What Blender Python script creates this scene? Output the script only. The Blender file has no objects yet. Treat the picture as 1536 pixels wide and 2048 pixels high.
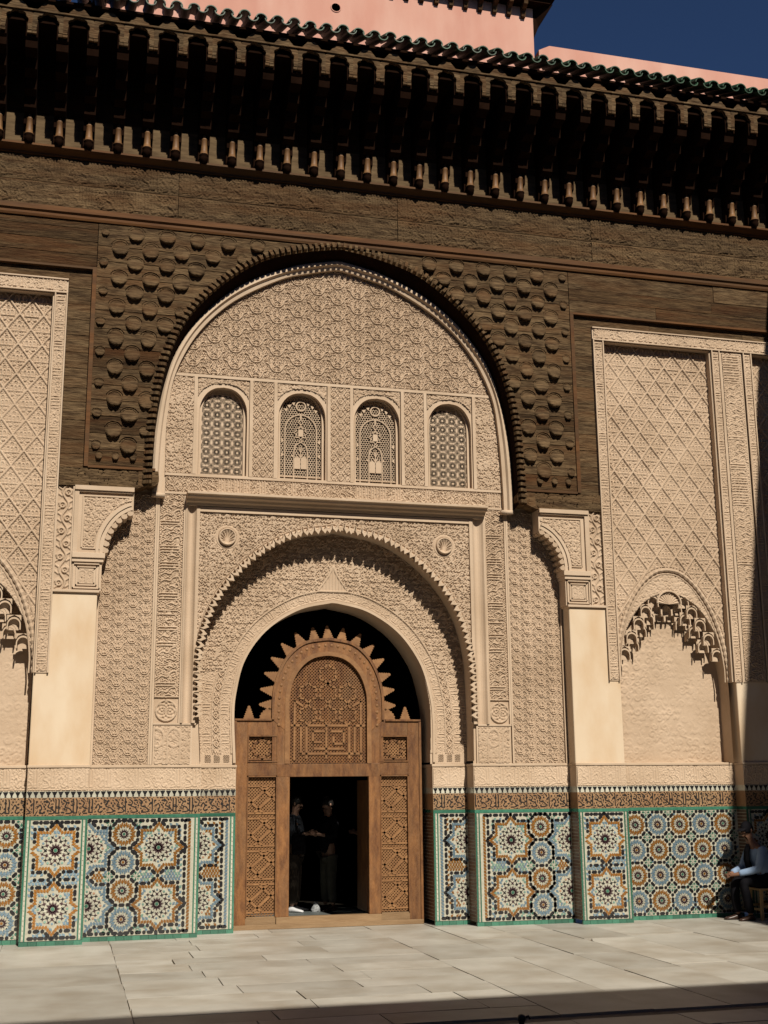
import bpy, bmesh, math, random
import numpy as np
from mathutils import Vector, Matrix

SC = bpy.context.scene
COL = SC.collection
R = math.radians
UNIT = 1.15                      # model units to metres, applied to every top-level object at the end

# ------------------------------------------------------------------ camera
CAM_LOC = Vector((-3.15, -13.9693, 1.6))
YAW, PITCH, ROLL, FPX = 0.2551, 0.2229, -0.0091, 2428.0
cam_data = bpy.data.cameras.new('camera')
cam = bpy.data.objects.new('camera', cam_data)
COL.objects.link(cam)
fw = Vector((math.sin(YAW) * math.cos(PITCH), math.cos(YAW) * math.cos(PITCH), math.sin(PITCH)))
rt = Vector((math.cos(YAW), -math.sin(YAW), 0))
up = rt.cross(fw)
rt2 = math.cos(ROLL) * rt + math.sin(ROLL) * up
up2 = -math.sin(ROLL) * rt + math.cos(ROLL) * up
cam.matrix_world = Matrix(((rt2.x, up2.x, -fw.x, CAM_LOC.x * UNIT), (rt2.y, up2.y, -fw.y, CAM_LOC.y * UNIT),
                           (rt2.z, up2.z, -fw.z, CAM_LOC.z * UNIT), (0, 0, 0, 1)))
cam_data.sensor_fit = 'HORIZONTAL'
cam_data.sensor_width = 36.0
cam_data.lens = FPX / 1536 * 36.0
cam_data.clip_start = 0.05
cam_data.clip_end = 3000
SC.camera = cam

# ------------------------------------------------------------------ sky and sun
SUN_DIR = Vector((0.135, -1.0, 0.93)).normalized()     # towards the sun
sun_el = math.asin(SUN_DIR.z)
sun_az = math.atan2(SUN_DIR.x, SUN_DIR.y)
world = bpy.data.worlds.new('World')
SC.world = world
world.use_nodes = True
nt = world.node_tree
bg = nt.nodes['Background']
sky = nt.nodes.new('ShaderNodeTexSky')
sky.sky_type = 'NISHITA'
sky.sun_disc = False
sky.sun_elevation = sun_el
sky.sun_rotation = sun_az
sky.air_density = 0.5
sky.dust_density = 0.0
sky.ozone_density = 8.0
sky.altitude = 500
nt.links.new(sky.outputs[0], bg.inputs[0])
bg.inputs[1].default_value = 0.05
sun_data = bpy.data.lights.new('sun', 'SUN')
sun_data.energy = 5.0
sun_data.angle = R(0.5)
sun_data.color = (1.0, 0.93, 0.80)
sun = bpy.data.objects.new('sun', sun_data)
COL.objects.link(sun)
sun.rotation_euler = SUN_DIR.to_track_quat('Z', 'Y').to_euler()
sun.location = (3, -20, 25)
SC.view_settings.view_transform = 'Standard'
SC.view_settings.look = 'None'
SC.view_settings.exposure = 0.33
SC.view_settings.gamma = 1.0
SC.view_settings.use_curve_mapping = False

# ------------------------------------------------------------------ materials
MAT = {}
ALB = 0.70                       # overall reflectance of the place (the picture is exposed for the sunlit stucco)
def new_mat(name):
    m = bpy.data.materials.new(name)
    m.use_nodes = True
    MAT[name] = m
    return m, m.node_tree, m.node_tree.nodes['Principled BSDF']

def surface(name, c1, c2, scale=6.0, rough=0.8, bump=0.0, bscale=80.0, stretch=(1, 1, 1), detail=6.0,
            c3=None, c3scale=1.2, c3amt=0.5, rand=0.0, spec=0.4, coat=0.0, bdist=0.01, contrast=(0.3, 0.7), c3rng=(.45, .70)):
    """two noise-mixed colours, optional broad stain colour, per-object brightness variation, fine bump"""
    m, t, b = new_mat(name)
    n = t.nodes; L = t.links
    c1, c2 = [c * ALB for c in c1], [c * ALB for c in c2]
    c3 = None if c3 is None else [c * ALB for c in c3]
    tc = n.new('ShaderNodeTexCoord')
    mp = n.new('ShaderNodeMapping'); mp.inputs['Scale'].default_value = stretch
    L.new(tc.outputs['Object'], mp.inputs[0])
    oi = n.new('ShaderNodeObjectInfo')
    add = n.new('ShaderNodeVectorMath'); add.operation = 'ADD'
    mul = n.new('ShaderNodeVectorMath'); mul.operation = 'SCALE'; mul.inputs[3].default_value = 31.0
    cb = n.new('ShaderNodeCombineXYZ')
    for i in range(3): L.new(oi.outputs['Random'], cb.inputs[i])
    L.new(cb.outputs[0], mul.inputs[0]); L.new(mp.outputs[0], add.inputs[0]); L.new(mul.outputs[0], add.inputs[1])
    nz = n.new('ShaderNodeTexNoise'); nz.inputs['Scale'].default_value = scale; nz.inputs['Detail'].default_value = detail
    nz.inputs['Roughness'].default_value = 0.62
    L.new(add.outputs[0], nz.inputs['Vector'])
    rp = n.new('ShaderNodeValToRGB')
    rp.color_ramp.elements[0].position = contrast[0]; rp.color_ramp.elements[1].position = contrast[1]
    rp.color_ramp.elements[0].color = (*c1, 1); rp.color_ramp.elements[1].color = (*c2, 1)
    L.new(nz.outputs[0], rp.inputs[0])
    out = rp.outputs[0]
    if c3 is not None:
        nz3 = n.new('ShaderNodeTexNoise'); nz3.inputs['Scale'].default_value = c3scale; nz3.inputs['Detail'].default_value = 5
        L.new(add.outputs[0], nz3.inputs['Vector'])
        mr = n.new('ShaderNodeMapRange'); mr.inputs[1].default_value = c3rng[0]; mr.inputs[2].default_value = c3rng[1]
        mr.inputs[3].default_value = 0; mr.inputs[4].default_value = c3amt
        L.new(nz3.outputs[0], mr.inputs[0])
        mx = n.new('ShaderNodeMix'); mx.data_type = 'RGBA'
        L.new(mr.outputs[0], mx.inputs[0]); L.new(out, mx.inputs[6]); mx.inputs[7].default_value = (*c3, 1)
        out = mx.outputs[2]
    if rand > 0:
        mr2 = n.new('ShaderNodeMapRange'); mr2.inputs[3].default_value = 1 - rand; mr2.inputs[4].default_value = 1 + rand
        L.new(oi.outputs['Random'], mr2.inputs[0])
        vm = n.new('ShaderNodeVectorMath'); vm.operation = 'SCALE'
        L.new(out, vm.inputs[0]); L.new(mr2.outputs[0], vm.inputs[3]); out = vm.outputs[0]
    L.new(out, b.inputs['Base Color'])
    b.inputs['Roughness'].default_value = rough
    b.inputs['Specular IOR Level'].default_value = spec
    if coat: b.inputs['Coat Weight'].default_value = coat; b.inputs['Coat Roughness'].default_value = 0.12
    if bump > 0:
        nb = n.new('ShaderNodeTexNoise'); nb.inputs['Scale'].default_value = bscale; nb.inputs['Detail'].default_value = 6
        L.new(add.outputs[0], nb.inputs['Vector'])
        bp = n.new('ShaderNodeBump'); bp.inputs['Strength'].default_value = bump; bp.inputs['Distance'].default_value = bdist
        L.new(nb.outputs[0], bp.inputs['Height']); L.new(bp.outputs[0], b.inputs['Normal'])
    return m

surface('stucco', (.545, .400, .278), (.675, .510, .370), scale=2.2, rough=.9, bump=.35, bscale=70, c3=(.47, .335, .225), c3scale=.9, c3amt=.6, spec=.15)
surface('stucco_pale', (.61, .455, .322), (.71, .545, .40), scale=1.6, rough=.9, bump=.2, bscale=50, c3=(.50, .36, .24), c3scale=1.3, c3amt=.65, spec=.15)
surface('plaster', (.76, .595, .425), (.84, .69, .52), scale=1.3, rough=.85, bump=.12, bscale=25, stretch=(1, 1, .45), c3=(.66, .44, .25), c3scale=2.4, c3amt=.7, spec=.2, contrast=(.2, .8), c3rng=(.42, .68))
surface('wood_old', (.036, .019, .009), (.120, .072, .034), scale=11, rough=.9, bump=1.0, bscale=34, stretch=(.3, 1, 3.4), c3=(.125, .045, .014), c3scale=2.2, c3amt=.55, rand=.2, spec=.12, bdist=.02, contrast=(.36, .66))
surface('wood_grey', (.052, .030, .015), (.185, .120, .062), scale=11, rough=.9, bump=1.0, bscale=30, stretch=(.4, 1, 2.8), c3=(.125, .055, .020), c3scale=2.2, c3amt=.5, rand=.16, spec=.12, bdist=.02, contrast=(.36, .66))
surface('wood_red', (.085, .032, .009), (.180, .078, .025), scale=6, rough=.7, bump=.3, bscale=30, stretch=(.3, 1, 3), c3=(.085, .050, .024), c3scale=1.4, c3amt=.8, rand=.1, c3rng=(.4, .65), spec=.15)
surface('wood_soffit', (.010, .004, .002), (.020, .009, .005), scale=6, rough=.95, rand=.1, spec=.03)  # near-black: the shade under eave and arch is put into the colour
surface('wood_tan', (.085, .052, .025), (.20, .132, .068), scale=9, rough=.85, bump=.4, bscale=30, stretch=(.4, 1, 2.6), rand=.1, spec=.15)
surface('wood_turned', (.14, .064, .022), (.25, .122, .042), scale=10, rough=.6, rand=.15)
surface('cedar', (.125, .046, .013), (.300, .130, .040), scale=8, rough=.6, bump=.6, bscale=45, stretch=(2.2, 1, .6), c3=(.22, .115, .048), c3scale=2.4, c3amt=.6, rand=.14, contrast=(.34, .68))
surface('cedar_light', (.225, .100, .034), (.38, .19, .072), scale=12, rough=.65, bump=.2, bscale=40, c3=(.2, .09, .03), c3scale=2, c3amt=.5, rand=.08)
surface('cedar_grey', (.24, .14, .065), (.36, .23, .12), scale=7, rough=.75, bump=.35, bscale=35, stretch=(.35, 1, 2.4), rand=.1)
surface('marble', (.45, .42, .365), (.60, .568, .505), scale=2.4, rough=.48, bump=.10, bscale=18, c3=(.35, .30, .235), c3scale=2.0, c3amt=.75, rand=.15, spec=.35, detail=10, contrast=(.25, .75), c3rng=(.42, .7))
surface('mortar', (.20, .16, .11), (.32, .26, .19), scale=14, rough=.95)
surface('pink_wall', (.64, .315, .24), (.72, .375, .285), scale=1.5, rough=.9, bump=.15, bscale=40, stretch=(1, 1, .35), c3=(.78, .47, .37), c3scale=1.6, c3amt=.8, spec=.15)
surface('roof_glaze', (.010, .042, .018), (.028, .095, .042), scale=9, rough=.5, rand=.25, spec=.25, coat=0, c3=(.018, .024, .010), c3scale=4, c3amt=.7)
surface('clay', (.20, .095, .05), (.30, .15, .08), scale=10, rough=.85)
surface('metal_mesh', (.19, .14, .075), (.29, .22, .13), scale=20, rough=.6)
surface('shade_black', (.010, .008, .006), (.018, .014, .010), scale=3, rough=.95, spec=.05)  # unlit interior painted as a near-black colour
surface('room_floor', (.10, .115, .115), (.16, .175, .17), scale=4, rough=.5)
surface('grout', (.44, .42, .33), (.60, .57, .46), scale=30, rough=.6)
def tile(name, a, b, rough=.22):
    surface(name, a, b, scale=25, rough=rough, rand=.30, spec=.5, coat=.15)
tile('z_black', (.014, .014, .017), (.034, .031, .033))
tile('z_plum', (.045, .020, .028), (.085, .045, .05))
tile('z_green', (.035, .145, .095), (.075, .23, .155))
tile('z_teal', (.18, .33, .27), (.26, .42, .36))
tile('z_blue', (.13, .215, .28), (.23, .325, .40))
tile('z_orange', (.24, .095, .018), (.38, .175, .04))
tile('z_white', (.48, .46, .37), (.62, .60, .50))
tile('z_salmon', (.55, .30, .19), (.62, .38, .25))
tile('z_side', (.12, .055, .03), (.22, .12, .07), rough=.5)
surface('frieze_tan', (.29, .155, .075), (.42, .245, .125), scale=9, rough=.5, c3=(.40, .26, .14), c3scale=1.0, c3amt=.8)
surface('script_ink', (.014, .012, .012), (.035, .028, .024), scale=30, rough=.4)

# ------------------------------------------------------------------ mesh helpers
class MB:
    def __init__(s): s.v = []; s.f = []; s.mi = []; s.cur = 0
    def mat(s, i): s.cur = i; return s
    def add(s, vs, fs):
        o = len(s.v); s.v.extend(tuple(map(float, p)) for p in vs)
        s.f.extend(tuple(i + o for i in f) for f in fs); s.mi.extend([s.cur] * len(fs)); return s
    def box(s, x0, x1, y0, y1, z0, z1):
        return s.add([(x0, y0, z0), (x1, y0, z0), (x1, y1, z0), (x0, y1, z0), (x0, y0, z1), (x1, y0, z1), (x1, y1, z1), (x0, y1, z1)],
                     [(0, 3, 2, 1), (4, 5, 6, 7), (0, 1, 5, 4), (1, 2, 6, 5), (2, 3, 7, 6), (3, 0, 4, 7)])
    def prism(s, poly, y0, y1, back=True):
        """outline in x,z extruded from y0 (front) to y1"""
        n = len(poly)
        a = sum(poly[i][0] * poly[(i + 1) % n][1] - poly[(i + 1) % n][0] * poly[i][1] for i in range(n))
        if a < 0: poly = poly[::-1]
        vs = [(x, y0, z) for x, z in poly] + [(x, y1, z) for x, z in poly]
        fs = [tuple(range(n))] + ([tuple(range(2 * n - 1, n - 1, -1))] if back else [])
        fs += [(i, i + n, (i + 1) % n + n, (i + 1) % n) for i in range(n)]
        return s.add(vs, fs)
    def prism_x(s, poly, x0, x1):
        """outline in y,z extruded along x"""
        n = len(poly)
        vs = [(x0, y, z) for y, z in poly] + [(x1, y, z) for y, z in poly]
        fs = [tuple(range(n)), tuple(range(2 * n - 1, n - 1, -1))] + [(i, (i + 1) % n, (i + 1) % n + n, i + n) for i in range(n)]
        return s.add(vs, fs)
    def skin(s, A, ya, B, yb):
        n = len(A)
        return s.add([(x, ya, z) for x, z in A] + [(x, yb, z) for x, z in B], [(i, i + 1, i + 1 + n, i + n) for i in range(n - 1)])
    def band(s, A, B, y0, y1):
        """solid strip between two polylines of equal length, y0 front"""
        s.skin(A, y0, B, y0); s.skin(A, y0, A, y1); s.skin(B, y0, B, y1)
        return s.add([(A[0][0], y0, A[0][1]), (B[0][0], y0, B[0][1]), (B[0][0], y1, B[0][1]), (A[0][0], y1, A[0][1]),
                      (A[-1][0], y0, A[-1][1]), (B[-1][0], y0, B[-1][1]), (B[-1][0], y1, B[-1][1]), (A[-1][0], y1, A[-1][1])],
                     [(0, 1, 2, 3), (4, 5, 6, 7)])
    def lathe(s, prof, c=(0, 0, 0), seg=12, axis='z'):
        vs = []; n = len(prof)
        for r, h in prof:
            for k in range(seg):
                a = 2 * math.pi * k / seg
                p = (r * math.cos(a), r * math.sin(a), h)
                if axis == 'y': p = (p[0], h, p[1])
                vs.append((c[0] + p[0], c[1] + p[1], c[2] + p[2]))
        fs = [(i * seg + k, i * seg + (k + 1) % seg, (i + 1) * seg + (k + 1) % seg, (i + 1) * seg + k) for i in range(n - 1) for k in range(seg)]
        fs += [tuple(range(seg))[::-1], tuple(range((n - 1) * seg, n * seg))]
        return s.add(vs, fs)
    def tube(s, path, rad, seg=6, ring_y=1.0):
        vs = []; n = len(path)
        P = [Vector(p) for p in path]
        for i, p in enumerate(P):
            d = (P[min(i + 1, n - 1)] - P[max(i - 1, 0)]).normalized()
            a = Vector((0, 1, 0)) if abs(d.y) < .9 else Vector((1, 0, 0))
            u = d.cross(a).normalized(); w = d.cross(u).normalized()
            r = rad[i] if isinstance(rad, (list, tuple)) else rad
            for k in range(seg):
                t = 2 * math.pi * k / seg
                vs.append(p + r * (math.cos(t) * u + math.sin(t) * w))
        fs = [(i * seg + k, i * seg + (k + 1) % seg, (i + 1) * seg + (k + 1) % seg, (i + 1) * seg + k) for i in range(n - 1) for k in range(seg)]
        fs += [tuple(range(seg))[::-1], tuple(range((n - 1) * seg, n * seg))]
        return s.add(vs, fs)
    def mesh(s, name, mats, smooth=False):
        me = bpy.data.meshes.new(name)
        me.from_pydata(s.v, [], s.f)
        for m in (mats if isinstance(mats, (list, tuple)) else [mats]): me.materials.append(MAT[m])
        if len(me.polygons): me.polygons.foreach_set('material_index', s.mi)
        bm = bmesh.new(); bm.from_mesh(me); bmesh.ops.recalc_face_normals(bm, faces=bm.faces); bm.to_mesh(me); bm.free()
        if smooth: me.shade_smooth()
        return me
    def build(s, name, mats, parent=None, smooth=False, bevel=0, loc=None):
        o = place(name, s.mesh(name, mats, smooth), parent, loc)
        if bevel:
            b = o.modifiers.new('bevel', 'BEVEL'); b.width = bevel; b.segments = 2; b.limit_method = 'ANGLE'
        return o

def place(name, me, parent=None, loc=None, rot=None, scale=None):
    o = bpy.data.objects.new(name, me)
    COL.objects.link(o)
    if parent is not None: o.parent = parent
    if loc is not None: o.location = loc
    if rot is not None: o.rotation_euler = rot
    if scale is not None: o.scale = scale
    return o
def empty(name, loc=(0, 0, 0), parent=None):
    o = place(name, None, parent, loc); o.empty_display_size = .2; return o
def tag(o, label=None, cat=None, group=None, kind=None):
    if label: o['label'] = label
    if cat: o['category'] = cat
    if group: o['group'] = group
    if kind: o['kind'] = kind
    return o
def group_part(name, parent, mats=None):
    """a part that only carries sub-parts"""
    return empty(name, (0, 0, 0), parent)

def spline(pts, n=8):
    """Catmull-Rom through pts"""
    P = [np.array(p, float) for p in pts]; P = [2 * P[0] - P[1]] + P + [2 * P[-1] - P[-2]]
    out = []
    for i in range(1, len(P) - 2):
        for k in range(n):
            t = k / n
            out.append(.5 * (2 * P[i] + (P[i + 1] - P[i - 1]) * t + (2 * P[i - 1] - 5 * P[i] + 4 * P[i + 1] - P[i + 2]) * t * t + (3 * P[i] - P[i - 1] - 3 * P[i + 1] + P[i + 2]) * t ** 3))
    out.append(P[-2])
    return [tuple(p) for p in out]
def arch(half, xo=0.0, n=8, grow=0.0):
    """half outline (|x|, z) from foot to crown -> full polyline left foot to right foot, offset outward by grow"""
    h = spline(half, n)
    L = [(xo - x, z) for x, z in h]; Rr = [(xo + x, z) for x, z in h[::-1][1:]]
    A = L + Rr
    if grow: A = offset(A, grow)
    return A
def offset(A, g):
    out = []
    for i, p in enumerate(A):
        a = A[max(i - 1, 0)]; b = A[min(i + 1, len(A) - 1)]
        dx, dz = b[0] - a[0], b[1] - a[1]; l = math.hypot(dx, dz) or 1
        out.append((p[0] - dz / l * g, p[1] + dx / l * g))
    return out
def resample(A, n):
    P = np.array(A); d = np.r_[0, np.cumsum(np.hypot(*np.diff(P, axis=0).T))]
    t = np.linspace(0, d[-1], n)
    return [(float(x), float(z)) for x, z in zip(np.interp(t, d, P[:, 0]), np.interp(t, d, P[:, 1]))]
def to_rect(A, x0, x1, z0, z1):
    """for every arch point the matching point on the rectangle around it (sides and top)"""
    out = []; cx = (A[0][0] + A[-1][0]) / 2; n = len(A)
    top = max(z for _, z in A); zc = A[0][1] + (top - A[0][1]) * .55
    for x, z in A:
        if z <= zc: out.append((x0 if x < cx else x1, min(max(z, z0), z1)))
        else:
            dx, dz = x - cx, z - zc
            k = min(((x1 - cx) if dx > 0 else (cx - x0)) / abs(dx) if abs(dx) > 1e-6 else 9e9, (z1 - zc) / dz)
            out.append((cx + dx * k, zc + dz * k))
    return out
def wall_around(mb, A, x0, x1, z0, z1, y):
    B = to_rect(A, x0, x1, z0, z1)
    mb.skin(A, y, B, y)
    # fill the two upper corners
    for s in (0, 1):
        xc = x0 if s == 0 else x1
        idx = [i for i, b in enumerate(B) if abs(b[0] - xc) < 1e-4]
        i = max(idx) if s == 0 else min(idx)
        j = i + 1 if s == 0 else i - 1
        if abs(B[i][1] - z1) > 1e-4 and abs(B[j][0] - xc) > 1e-4:
            mb.add([(B[i][0], y, B[i][1]), (xc, y, z1), (B[j][0], y, B[j][1])], [(0, 1, 2)])
    if A[0][1] > z0 + 1e-4:
        mb.add([(x0, y, z0), (A[0][0], y, z0), (A[0][0], y, A[0][1]), (x0, y, A[0][1])], [(0, 1, 2, 3)])
        mb.add([(x1, y, z0), (A[-1][0], y, z0), (A[-1][0], y, A[-1][1]), (x1, y, A[-1][1])], [(0, 1, 2, 3)])
    return mb
def inside_arch(X, Z, half):
    """half = list (|x|,z): mask of points inside the arch (below the curve)"""
    h = np.array(spline(half, 8)); zz, xx = h[:, 1], h[:, 0]
    w = np.interp(Z, zz, xx, left=xx[0], right=-1.0)
    return np.abs(X) < w
def dist_poly(X, Z, A):
    d = np.full(X.shape, 9.0)
    for (ax, az), (bx, bz) in zip(A[:-1], A[1:]):
        vx, vz = bx - ax, bz - az; l = vx * vx + vz * vz + 1e-12
        t = np.clip(((X - ax) * vx + (Z - az) * vz) / l, 0, 1)
        d = np.minimum(d, np.hypot(X - ax - t * vx, Z - az - t * vz))
    return d

# ------------------------------------------------------------------ carved relief: height tiles drawn from strokes
class Tile:
    def __init__(s, W, H, px=.003):
        s.W, s.H = W, H; s.nx, s.nz = int(round(W / px)), int(round(H / px))
        s.dx, s.dz = W / s.nx, H / s.nz
        s.a = np.zeros((s.nz, s.nx))
    def line(s, pts, hw, ht=1.0, wrap=True):
        for (ax, az), (bx, bz) in zip(pts[:-1], pts[1:]):
            m = hw + .002
            i0, i1 = int(math.floor((min(ax, bx) - m) / s.dx)), int(math.ceil((max(ax, bx) + m) / s.dx))
            j0, j1 = int(math.floor((min(az, bz) - m) / s.dz)), int(math.ceil((max(az, bz) + m) / s.dz))
            I, J = np.meshgrid(np.arange(i0, i1 + 1), np.arange(j0, j1 + 1))
            x, z = I * s.dx, J * s.dz
            vx, vz = bx - ax, bz - az; l = vx * vx + vz * vz + 1e-12
            t = np.clip(((x - ax) * vx + (z - az) * vz) / l, 0, 1)
            d = np.hypot(x - ax - t * vx, z - az - t * vz)
            v = ht * np.clip((hw - d) / (hw * .28 + .0006), 0, 1)
            if wrap: np.maximum.at(s.a, (J % s.nz, I % s.nx), v)
            else:
                k = (I >= 0) & (I < s.nx) & (J >= 0) & (J < s.nz)
                np.maximum.at(s.a, (J[k], I[k]), v[k])
        return s
    def curve(s, pts, hw, ht=1.0, n=6, wrap=True): return s.line(spline(pts, n), hw, ht, wrap)
    def curl(s, cx, cz, r, a0, turns, hw, ht=1.0, d=1):
        n = int(14 * turns) + 3; pts = []
        for k in range(n):
            t = k / (n - 1); a = a0 + d * t * turns * 2 * math.pi; rr = r * (1 - .72 * t)
            pts.append((cx + rr * math.cos(a), cz + rr * math.sin(a)))
        return s.line(pts, hw, ht)
    def pack(s, seed=1, pitch=.027, hw=.0085, ht=.86, margin=.0072):
        """fill the ground between the main ribbons with small leaves, leaving a thin groove round each ribbon"""
        M = s.a > .05; n = max(1, int(round(margin / s.dx)))
        D = M.copy()
        for i in range(-n, n + 1):
            for j in range(-n, n + 1):
                if i * i + j * j <= n * n + .5: D |= np.roll(np.roll(M, i, 1), j, 0)
        main = s.a; s.a = np.zeros_like(main); rg_ = random.Random(seed)
        nx, nz = max(2, int(round(s.W / pitch))), max(2, int(round(s.H / (pitch * .87)))); nz += nz % 2
        for j in range(nz):
            for i in range(nx):
                x = (i + .5 * (j % 2) + rg_.uniform(-.16, .16)) * s.W / nx; z = (j + rg_.uniform(-.16, .16)) * s.H / nz
                t = rg_.uniform(0, 6.28); l = pitch * rg_.uniform(.12, .34)
                s.line([(x - l * math.cos(t), z - l * math.sin(t)), (x + l * math.cos(t), z + l * math.sin(t))], hw * rg_.uniform(.8, 1.1), ht * rg_.uniform(.8, 1.1))
        s.a = np.where(D, main, s.a)
        return s
    def dot(s, cx, cz, r, ht=1.0): return s.line([(cx, cz), (cx + 1e-4, cz)], r, ht)
    def at(s, X, Z):
        u = (X / s.dx) % s.nx; v = (Z / s.dz) % s.nz
        i = u.astype(int) % s.nx; j = v.astype(int) % s.nz; fu = u - np.floor(u); fv = v - np.floor(v)
        i2 = (i + 1) % s.nx; j2 = (j + 1) % s.nz; a = s.a
        return (a[j, i] * (1 - fu) + a[j, i2] * fu) * (1 - fv) + (a[j2, i] * (1 - fu) + a[j2, i2] * fu) * fv

def tile_heart():
    W, H = .58, .24; t = Tile(W, H)
    rng = random.Random(3)
    for (ox, oz) in ((.145, .12), (.435, .0)):
        for sx in (-1, 1):
            P = lambda x, z: (ox + sx * x, oz + z)
            t.curve([P(0, -.082), P(.045, -.072), P(.082, -.03), P(.105, .018), P(.15, .040)], .0115, 1)
            t.curve([P(.0, .012), P(.018, .03), P(.020, .05), P(.030, .068), P(.048, .062), P(.046, .045)], .0085, 1)
            t.curve([P(.0, .012), P(.02, -.005), P(.045, -.02), P(.045, -.042), P(.027, -.050), P(.018, -.036)], .0085, 1)
            t.curve([P(.048, .062), P(.06, .03), P(.055, .0), P(.06, -.02)], .006, .75)
            t.curl(ox + sx * .098, oz + .062, .022, -sx * 1.2, 1.2, .006, .7, sx)
            t.curl(ox + sx * .095, oz - .075, .020, sx * 1.2, 1.2, .006, .7, -sx)
            t.dot(*P(.075, .09), .008, .6)
            t.dot(*P(.075, -.002), .006, .6)
        t.dot(ox, oz + .07, .008, .7); t.dot(ox, oz - .012, .008, .7); t.dot(ox, oz - .045, .008, .6); t.dot(ox, oz + .1, .007, .6)
    return t
def tile_drop():
    W, H = .36, .165; t = Tile(W, H)
    for (ox, oz) in ((.09, .0825), (.27, .0)):
        for sx in (-1, 1):
            P = lambda x, z: (ox + sx * x, oz + z)
            t.curve([P(0, -.058), P(.03, -.052), P(.05, -.028), P(.062, .002), P(.078, .022), P(.095, .024)], .0082, 1)
            t.curve([P(0, .055), P(.006, .03), P(.018, .005), P(.027, -.018), P(.018, -.034), P(.008, -.026), P(.014, -.018)], .0070, 1)
            t.curl(ox + sx * .055, oz + .045, .016, -sx * 1.3, 1.1, .005, .75, sx)
            t.dot(*P(.042, .012), .006, .7); t.dot(*P(.078, -.012), .006, .6); t.dot(*P(.03, .07), .005, .6)
        t.dot(ox, oz - .006, .006, .7)
    return t
def tile_scroll(W=.66, H=.66, pitch=.062, r=.026, hw=.0075, seed=1):
    t = Tile(W, H); rng = random.Random(seed)
    nx, nz = int(round(W / pitch)), int(round(H / (pitch * .87)))
    nz += nz % 2
    pts = {}
    for j in range(nz):
        for i in range(nx):
            pts[i, j] = ((i + .5 * (j % 2) + rng.uniform(-.22, .22)) * W / nx, (j + rng.uniform(-.22, .22)) * H / nz)
    for (i, j), (x, z) in pts.items():
        d = rng.choice((-1, 1)); a0 = rng.uniform(0, 6.28)
        k = rng.random()
        if k < .68:
            t.curl(x, z, r * rng.uniform(.85, 1.15), a0, rng.uniform(1.0, 1.45), hw, rng.uniform(.8, 1), d)
            ex, ez = x + r * math.cos(a0), z + r * math.sin(a0)
            tx, tz = -d * math.sin(a0), d * math.cos(a0)
            t.curve([(ex, ez), (ex - tx * .02, ez - tz * .02), (ex - tx * .045 + math.cos(a0) * .012, ez - tz * .045 + math.sin(a0) * .012),
                     (ex - tx * .07 + math.cos(a0) * .03, ez - tz * .07 + math.sin(a0) * .03)], hw * .95, .85)
        elif k < .85:
            t.curve([(x - .03, z - .012), (x - .01, z + .016), (x + .012, z - .014), (x + .034, z + .012)], hw * 1.1, 1)
        else:
            for q in range(5):
                a = q * 1.2566 + a0; t.line([(x, z), (x + .022 * math.cos(a), z + .022 * math.sin(a))], hw * .7, .8)
        t.dot(x + rng.uniform(-.03, .03), z + rng.uniform(-.03, .03), hw * .8, .55)
    return t
def tile_script(H, W=1.5, seed=2, hw=.0085, density=1.0):
    """band of tall interlaced letters over small scrolls; runs along x, height H"""
    t = Tile(W, H); rng = random.Random(seed)
    x = 0.0
    while x < W:
        for k in range(2):
            t.curl(x + rng.uniform(0, .05), rng.uniform(.15, .85) * H, rng.uniform(.012, .018), rng.uniform(0, 6), 1.2, hw * .6, .62, rng.choice((-1, 1)))
        x += .05
    x = .02
    while x < W - .03:
        k = rng.random()
        if k < .42:
            n = rng.choice((1, 2, 2, 3))
            for q in range(n):
                t.curve([(x - .006, .93 * H), (x, .84 * H), (x, .3 * H), (x + .002, .14 * H)], hw, 1, wrap=True); x += .033
            if n > 1: t.line([(x - .033 * n, .14 * H), (x - .03, .14 * H)], hw, 1)
            x += .012
        elif k < .72:
            w = rng.uniform(.06, .10)
            t.curve([(x, .5 * H), (x + w * .3, .62 * H), (x + w * .55, .42 * H), (x + w * .3, .22 * H), (x + w * .7, .12 * H), (x + w, .22 * H)], hw, 1)
            t.dot(x + w * .4, .8 * H, hw * 1.1, .9); x += w + .015
        else:
            w = rng.uniform(.07, .12)
            t.curve([(x, .88 * H), (x + w * .35, .72 * H), (x + w * .2, .5 * H), (x + w * .7, .38 * H), (x + w * .9, .16 * H), (x + w * .3, .1 * H)], hw, 1)
            x += w + .01
    return t
def tile_sebka():
    W, H = .27, .37; t = Tile(W, H)
    for (ox, oz) in ((W / 2, 0), (0, H / 2)):
        for sx in (-1, 1):
            P = lambda x, z: (ox + sx * x, oz + z)
            t.curve([P(0, .178), P(.026, .145), P(.06, .098), P(.1, .048), P(.132, 0)], .0105, 1)
            t.curve([P(0, -.185), P(.03, -.14), P(.07, -.085), P(.105, -.035), P(.135, 0)], .0105, 1)
            t.curve([P(0, .10), P(.018, .085), P(.026, .06), P(.026, -.02)], .0075, .8)
            t.curve([P(.026, .03), P(.045, .045), P(.062, .02), P(.062, -.03)], .0075, .8)
            t.line([P(0, -.03), P(.08, -.03)], .0075, .8)
            t.curl(ox + sx * .035, oz - .072, .018, 0, 1.1, .0075, .8, sx)
            t.dot(*P(.085, .012), .0075, .8); t.dot(*P(.04, .1), .006, .55)
            t.dot(*P(.045, .01), .006, .55)
        t.curve([(ox - .016, oz - .03), (ox - .016, oz + .02), (ox, oz + .04), (ox + .016, oz + .02), (ox + .016, oz - .03)], .0065, .8)
        t.dot(ox, oz - .125, .008, .6)
    return t
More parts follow.
